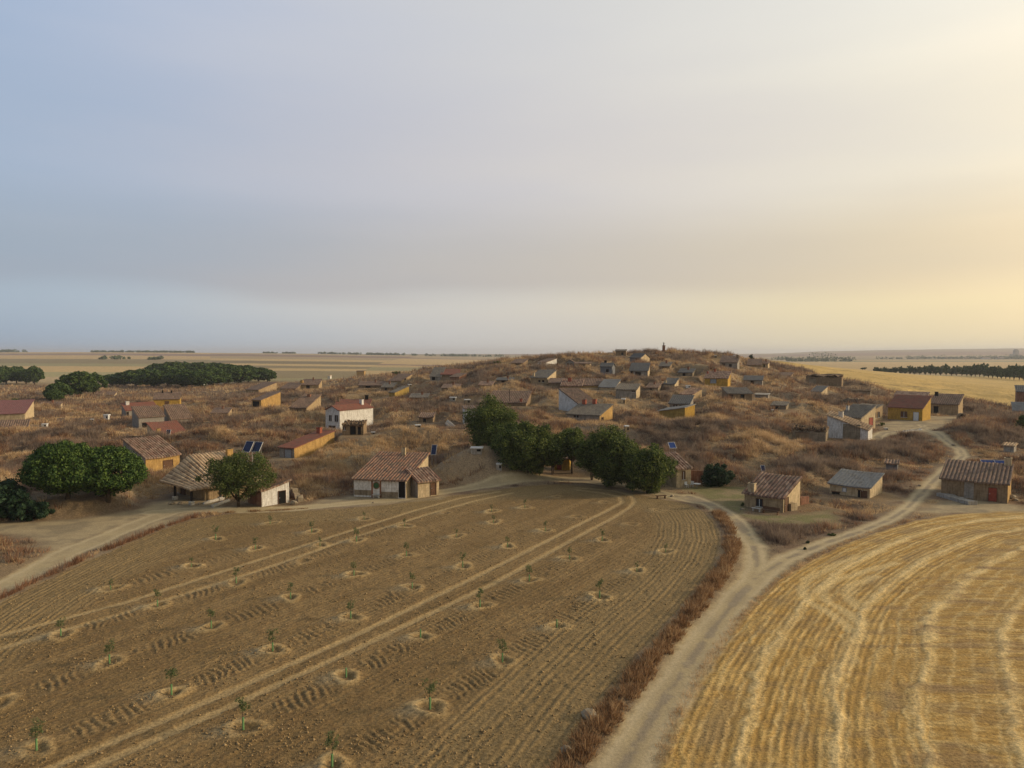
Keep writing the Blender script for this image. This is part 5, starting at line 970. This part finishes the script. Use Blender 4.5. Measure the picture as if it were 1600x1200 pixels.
for i, (u, v, r, lb) in enumerate(((1580, 779, .6, 'large pale boulder at the right corner of the big house'), (1586, 783, .45, 'smaller boulder leaning beside the large one at the big house'), (460, 788, .6, 'whitish rubble lump right of the white gabled shed'), (268, 788, .45, 'pale stone lying in front of the porch of the pale tiled house'), (281, 789, .35, 'white stone between the porch posts'), (312, 788, .3, 'small stone right of the corner porch post'), (1160, 797, .3, 'white stone at the left corner of the bench house'), (885, 1178, .28, 'pale stone among rust weeds at the near end of the verge'), (920, 1122, .5, 'sandy boulder poking out of the rust weeds of the verge'), (1452, 690, .35, 'boulder on the edge of the right track, lower one'), (1430, 680, .3, 'boulder on the edge of the right track, upper one'), (1490, 697, .4, 'pale stone in the fork of the right track'), (583, 786, .18, 'dark stone in the yard before the round windowed house'), (1050, 776, .3, 'stone by the log bench'), (1437, 760, .3, 'white rock in the scrub beside the right track'))):
    x, y, z = place(u, v); o = tag(MB().rock((0, 0, 0), r).build('boulder', MT['rock']), lb, 'boulder'); o.location = (x, y, z + r * .3); o.rotation_euler = (0, 0, i)

# ---------------------------------------------------------------- saplings
def sapling(h):
    r_ = empty('sapling', (0, 0, 0)); hs = 1.55 if h < 0 else h
    MB().tube([(0, 0, -.15), (0, 0, .62)], .055, 8).build('tree_guard', MT['tubegreen'], r_)
    if h > 0:
        MB().tube([(0, 0, .3), (.02, 0, h * .6), (0, .02, h)], [.022, .018, .008], 5).build('stem', MT['bark'], r_); bl = [(random.uniform(-.27, .27), random.uniform(-.27, .27), h * random.uniform(.58, 1.04), random.uniform(.08, .2)) for _ in range(20)]
        V, Fq = crown(bl, 30, .05, 1, .1); npmesh('foliage', V, Fq, MT['sapleaf'], r_)
    return r_
rowsL = {}; order = sorted(((x * RN[0] + y * RN[1], x * RD[0] + y * RD[1], x, y, h) for x, y, h in SAPW if h != 0), key=lambda a: a[0]); ri = 0; last = None
grp = []
for a in order:
    if last is None or a[0] - last > 1.5: grp.append([])
    grp[-1].append(a); last = a[0]
PA = [sapling(1.5), sapling(1.5), sapling(1.5)]; PB = sapling(-1); fa = [True] * 3; fB = True; cnt = 0
for gi, g in enumerate(grp[::-1]):
    for si, (t, l, x, y, h) in enumerate(sorted(g, key=lambda a: a[1])):
        z = gz1(x, y) + .02
        if h < 0: r_ = PB if fB else dup(PB); fB = False
        else: k = cnt % 3; r_ = PA[k] if fa[k] else dup(PA[k]); fa[k] = False; cnt += 1
        sc = 1 if h < 0 else max(.6, h / 1.5); put(r_, x, y, z, cnt * 1.3, (1, 1, 1) if h < 0 else (sc, sc, sc), cat='sapling', group='saplings planted in rows in the ploughed field', label=('green guard tube without crown' if h < 0 else 'feathery sapling in green guard') + ', %s from near end, %s row from right verge' % (ordn(si), ordn(gi)))

# ---------------------------------------------------------------- dry grass, weeds, clods, straw
def tufts(name, x, y, hgt, rad, K, wid, mat, label, lean=.5):
    n_ = len(x); z = gz(x, y); a = RNG.uniform(0, 2 * np.pi, (n_, K)); r = rad[:, None] * np.sqrt(RNG.uniform(0, 1, (n_, K))); bx_ = x[:, None] + r * np.cos(a); by_ = y[:, None] + r * np.sin(a)
    hh_ = hgt[:, None] * RNG.uniform(.55, 1.1, (n_, K)); t = RNG.uniform(0, 2 * np.pi, (n_, K)); wx, wy = np.cos(t) * wid[:, None], np.sin(t) * wid[:, None]
    lx = (np.cos(a) * .6 + RNG.uniform(-.6, .6, (n_, K))) * hh_ * lean; ly = (np.sin(a) * .6 + RNG.uniform(-.6, .6, (n_, K))) * hh_ * lean; zb = (z - .12)[:, None] + 0 * bx_
    V = np.stack([np.stack([bx_ - wx, by_ - wy, zb], -1), np.stack([bx_ + wx, by_ + wy, zb], -1), np.stack([bx_ + lx + wx * .3, by_ + ly + wy * .3, zb + hh_], -1)], 2).reshape(-1, 3)
    o = npmesh(name, V, np.arange(len(V)).reshape(-1, 3), mat); return tag(o, kind='stuff', label=label)
def grassmat(name, stops, sc=.42, transl=.35): leafmat(name, [(a + .12, b) for a, b in stops], sc, transl, .9, .2); return MT[name]
grassmat('g_tan', [(.24, (.18, .10, .055)), (.42, (.46, .31, .165)), (.66, (.80, .60, .36))]); grassmat('g_rust', [(.24, (.09, .045, .028)), (.46, (.28, .15, .085)), (.70, (.52, .33, .20))]); grassmat('g_grey', [(.24, (.08, .052, .042)), (.46, (.24, .175, .13)), (.70, (.44, .345, .25))]); grassmat('g_verge', [(.15, (.05, .03, .018)), (.42, (.23, .125, .062)), (.7, (.60, .41, .22))], 1.6)
CLEAR = [(*place(u, v)[:2], r) for u, v, r in ((92, 788, 6), (166, 788, 5.5), (378, 790, 5), (832, 745, 6), (894, 740, 5), (950, 757, 5), (1012, 770, 5), (130, 795, 5))] + VENTS
def scatter(n_, y0, y1, power=1.0):
    y = y0 + (y1 - y0) * RNG.uniform(0, 1, n_) ** power; x = RNG.uniform(-.80, .80, n_) * y; o = nearmasks(x, y)
    op_ = np.maximum.reduce([o['pl'], o['st'], o['rd'], o['yd'], o['lw']]); pd_, _ = padfield(x, y); U_ = 800 + F * x / y
    gl = np.interp(U_, [1150, 1205, 1260, 1400, 1500, 1600, 2000], [400, 318, 292, 252, 238, 222, 200])
    k = (op_ < -.5) & (pd_ > .8) & ~((U_ > 1190) & (y > gl)) & ~((x > -30) & (x < 25) & (y < 112) & (y > 60) & (op_ > -1.2))
    keep = RNG.uniform(0, 1, n_) < np.clip(.4 + 1.6 * sm(fbm(x / 8, y / 6, 66, 3), .3, .55), 0, 1)
    # pale trodden backs stay nearly bare
    for u, D, rx, ry in ((745, 119, 8.5, 6.5), (640, 149, 14, 7), (940, 149, 9, 4)):
        mx = (u - 800) / F * D; keep &= ~((((x - mx) / rx) ** 2 + ((y - D) / ry) ** 2 < 1) & (RNG.uniform(0, 1, n_) < (.85 if D < 125 else .45)))
    for tx, ty, tr_ in CLEAR: keep &= ~((np.hypot(x - tx, y - ty) < tr_) & (RNG.uniform(0, 1, n_) < .9))
    k &= keep; x, y, pd_, op_ = x[k], y[k], pd_[k], op_[k]; return x, y, sm(pd_, 0, 7) * .8 + .2, sm(-op_, .3, 3) * .6 + .4
for (cnt_, y0, y1, pw, K, sz, wd) in ((125000, 66, 170, .8, 10, 1.05, .04), (105000, 150, 300, .9, 8, 1.25, .065), (30000, 280, 470, 1, 6, 1.4, .12)):
    x, y, f1, f2 = scatter(cnt_, y0, y1, pw); c_ = fbm(x / 11, y / 9, 101, 4) + RNG.normal(0, .05, len(x)) + .04 * sm(x / y, .05, .35); f = f1 * f2
    for nm, sel, mt, lb, hm_ in (('dry_grass', c_ < .50, 'g_tan', 'tall straw coloured dry grass over the cellar mounds', .75), ('brown_weeds', (c_ >= .50) & (c_ < .575), 'g_rust', 'rust brown dead weeds between the cellar houses', 1.0), ('grey_scrub', c_ >= .575, 'g_grey', 'grey brown twiggy scrub on the hill slopes', 1.05)):
        X_, Y_, f_ = x[sel], y[sel], f[sel]; hv = (.3 + 1.45 * sm(fbm(X_ / 2.2, Y_ / 2.2, 111, 3), .3, .72)) * hm_ * sz * f_
        tufts(nm, X_, Y_, hv, .35 * sz + 0 * X_, K, wd + 0 * X_, MT[mt], lb + (' near the fields' if y0 < 100 else ' in the middle distance' if y0 < 200 else ' on the far slopes'), .55)
def along(pts, n_, half, seed):
    P = np.array(pts); sg = np.hypot(*(P[1:] - P[:-1]).T); cs = np.concatenate([[0], np.cumsum(sg)]); t = RNG.uniform(0, cs[-1], n_); i = np.clip(np.searchsorted(cs, t) - 1, 0, len(sg) - 1); q = (t - cs[i]) / sg[i]
    p = P[i] + (P[i + 1] - P[i]) * q[:, None]; dr = (P[i + 1] - P[i]) / sg[i][:, None]; wdt = half * (.55 + .4 * vn(t / 2.5, t * 0, seed) + .35 * vn(t / .7, t * 0, seed + 5)); of = RNG.uniform(-1, 1, n_) * wdt
    k = vn(t / 1.1, t * 0 + 3, seed + 1) > .08; return (p[:, 0] - dr[:, 1] * of)[k], (p[:, 1] + dr[:, 0] * of)[k], (1 - np.abs(of / wdt) * .5)[k]
vr = fl([(1121, 800), (1143, 832), (1143, 866), (1128, 893), (1100, 930), (1066, 975), (1030, 1018), (996, 1056), (946, 1125), (900, 1182), (850, 1250)])
x, y, q = along(vr, 1100, .72, 5); tufts('verge_weeds', x, y, (.25 + .9 * RNG.uniform(0, 1, len(x)) ** 1.5) * q, .26 + 0 * x, 30, .035 + 0 * x, MT['g_verge'], 'rust red dock weeds in a thick strip between the ploughed field and the track', .7)
vl = fl([(-60, 962), (0, 935), (60, 906), (130, 874), (200, 846), (250, 826), (300, 809), (330, 802)]); x, y, q = along(vl, 900, .38, 9); tufts('verge_weeds', x, y, (.15 + 1.1 * RNG.uniform(0, 1, len(x)) ** 2) * q, .12 + 0 * x, 12, .026 + 0 * x, MT['g_rust'], 'thin line of brown weeds along the left edge of the ploughed field', .5)
vt_ = fl([(330, 802), (380, 799), (440, 797), (480, 794)]); x, y, q = along(vt_, 350, .5, 19); tufts('verge_weeds', x, y, (.2 + .4 * vn(x, y, 7)) * q, .2 + 0 * x, 12, .025 + 0 * x, MT['g_verge'], 'low red brown weeds under the almond tree at the field corner', .7)
vs_ = fl([(1030, 1190), (1062, 1110), (1102, 1040), (1142, 985), (1182, 938), (1217, 905), (1262, 876), (1310, 851), (1370, 828), (1430, 810)]); x, y, q = along(vs_, 3000, .5, 29); tufts('verge_weeds', x, y, (.08 + .42 * RNG.uniform(0, 1, len(x)) ** 2) * q, .16 + 0 * x, 12, .02 + 0 * x, MT['g_tan'], 'dry straw coloured grass edging the stubble beside the track', .8)
# clods
def clods(n_, mat):
    y = 24 + 75 * RNG.uniform(0, 1, n_) ** 1.4; x = RNG.uniform(-.78, .55, n_) * y; k = pip(x, y, plough_p); x, y = x[k], y[k]
    d1 = np.minimum.reduce([segd(x, y, p) for p in tr_a] + [segd(x, y, p) for p in tr_b]); kp = (d1 > .35) & (RNG.uniform(0, 1, len(x)) < .15 + 1.3 * sm(fbm(x / 2.5, y / 2.5, 15, 3), .4, .65)); x, y = x[kp], y[kp]; z = gz(x, y); n2 = len(x); s = .02 + .07 * RNG.uniform(0, 1, n2) ** 6 + .025 * RNG.uniform(0, 1, n2)
    D6 = np.array([(1, 0, 0), (0, 1, 0), (-1, 0, 0), (0, -1, 0), (0, 0, .9), (0, 0, -.6)]); V = np.stack([x, y, z + s * .2], 1)[:, None, :] + D6[None] * s[:, None, None] * RNG.uniform(.6, 1.3, (n2, 6, 1)); th = RNG.uniform(0, 6, n2)
    T8 = np.array([(0, 1, 4), (1, 2, 4), (2, 3, 4), (3, 0, 4), (1, 0, 5), (2, 1, 5), (3, 2, 5), (0, 3, 5)]); Fc = (T8[None] + (np.arange(n2) * 6)[:, None, None]).reshape(-1, 3); return tag(npmesh('soil_clods', V.reshape(-1, 3), Fc, mat), kind='stuff', label='small clods and stones strewn over the ploughed soil')
leafmat('clod', [(.2, (.12, .08, .04)), (.6, (.27, .185, .09)), (.95, (.46, .33, .18))], .6, 0, .95); clods(80000, MT['clod'])
n_ = 150000; y = 30 + 70 * RNG.uniform(0, 1, n_) ** 1.2; x = RNG.uniform(.12, .82, n_) * y; k = pip(x, y, stub_p); x, y = x[k], y[k]; kp = RNG.uniform(0, 1, len(x)) < .2 + 1.1 * sm(fbm(x / 1.2, y / .5, 91, 3), .4, .65); x, y = x[kp], y[kp]
grassmat('g_straw', [(.1, (.30, .19, .06)), (.45, (.52, .35, .11)), (.8, (.74, .56, .25))], 1.1); tufts('straw', x, y, .07 + .11 * RNG.uniform(0, 1, len(x)), .16 + 0 * x, 4, .013 + 0 * x, MT['g_straw'], 'cut golden straw stubs across the stubble field', 1.2)

# ---------------------------------------------------------------- air
m = bpy.data.materials.new('haze'); m.use_nodes = True; T = m.node_tree; T.nodes.clear(); vo = T.nodes.new('ShaderNodeVolumePrincipled'); ou = T.nodes.new('ShaderNodeOutputMaterial')
vo.inputs['Color'].default_value = (.86, .88, .97, 1); vo.inputs['Density'].default_value = 1.15e-4; vo.inputs['Anisotropy'].default_value = .2; T.links.new(vo.outputs[0], ou.inputs['Volume'])
hz = MB().box(-17000, 17000, -300, 14200, -6, 92).build('haze', m); tag(hz, kind='stuff')
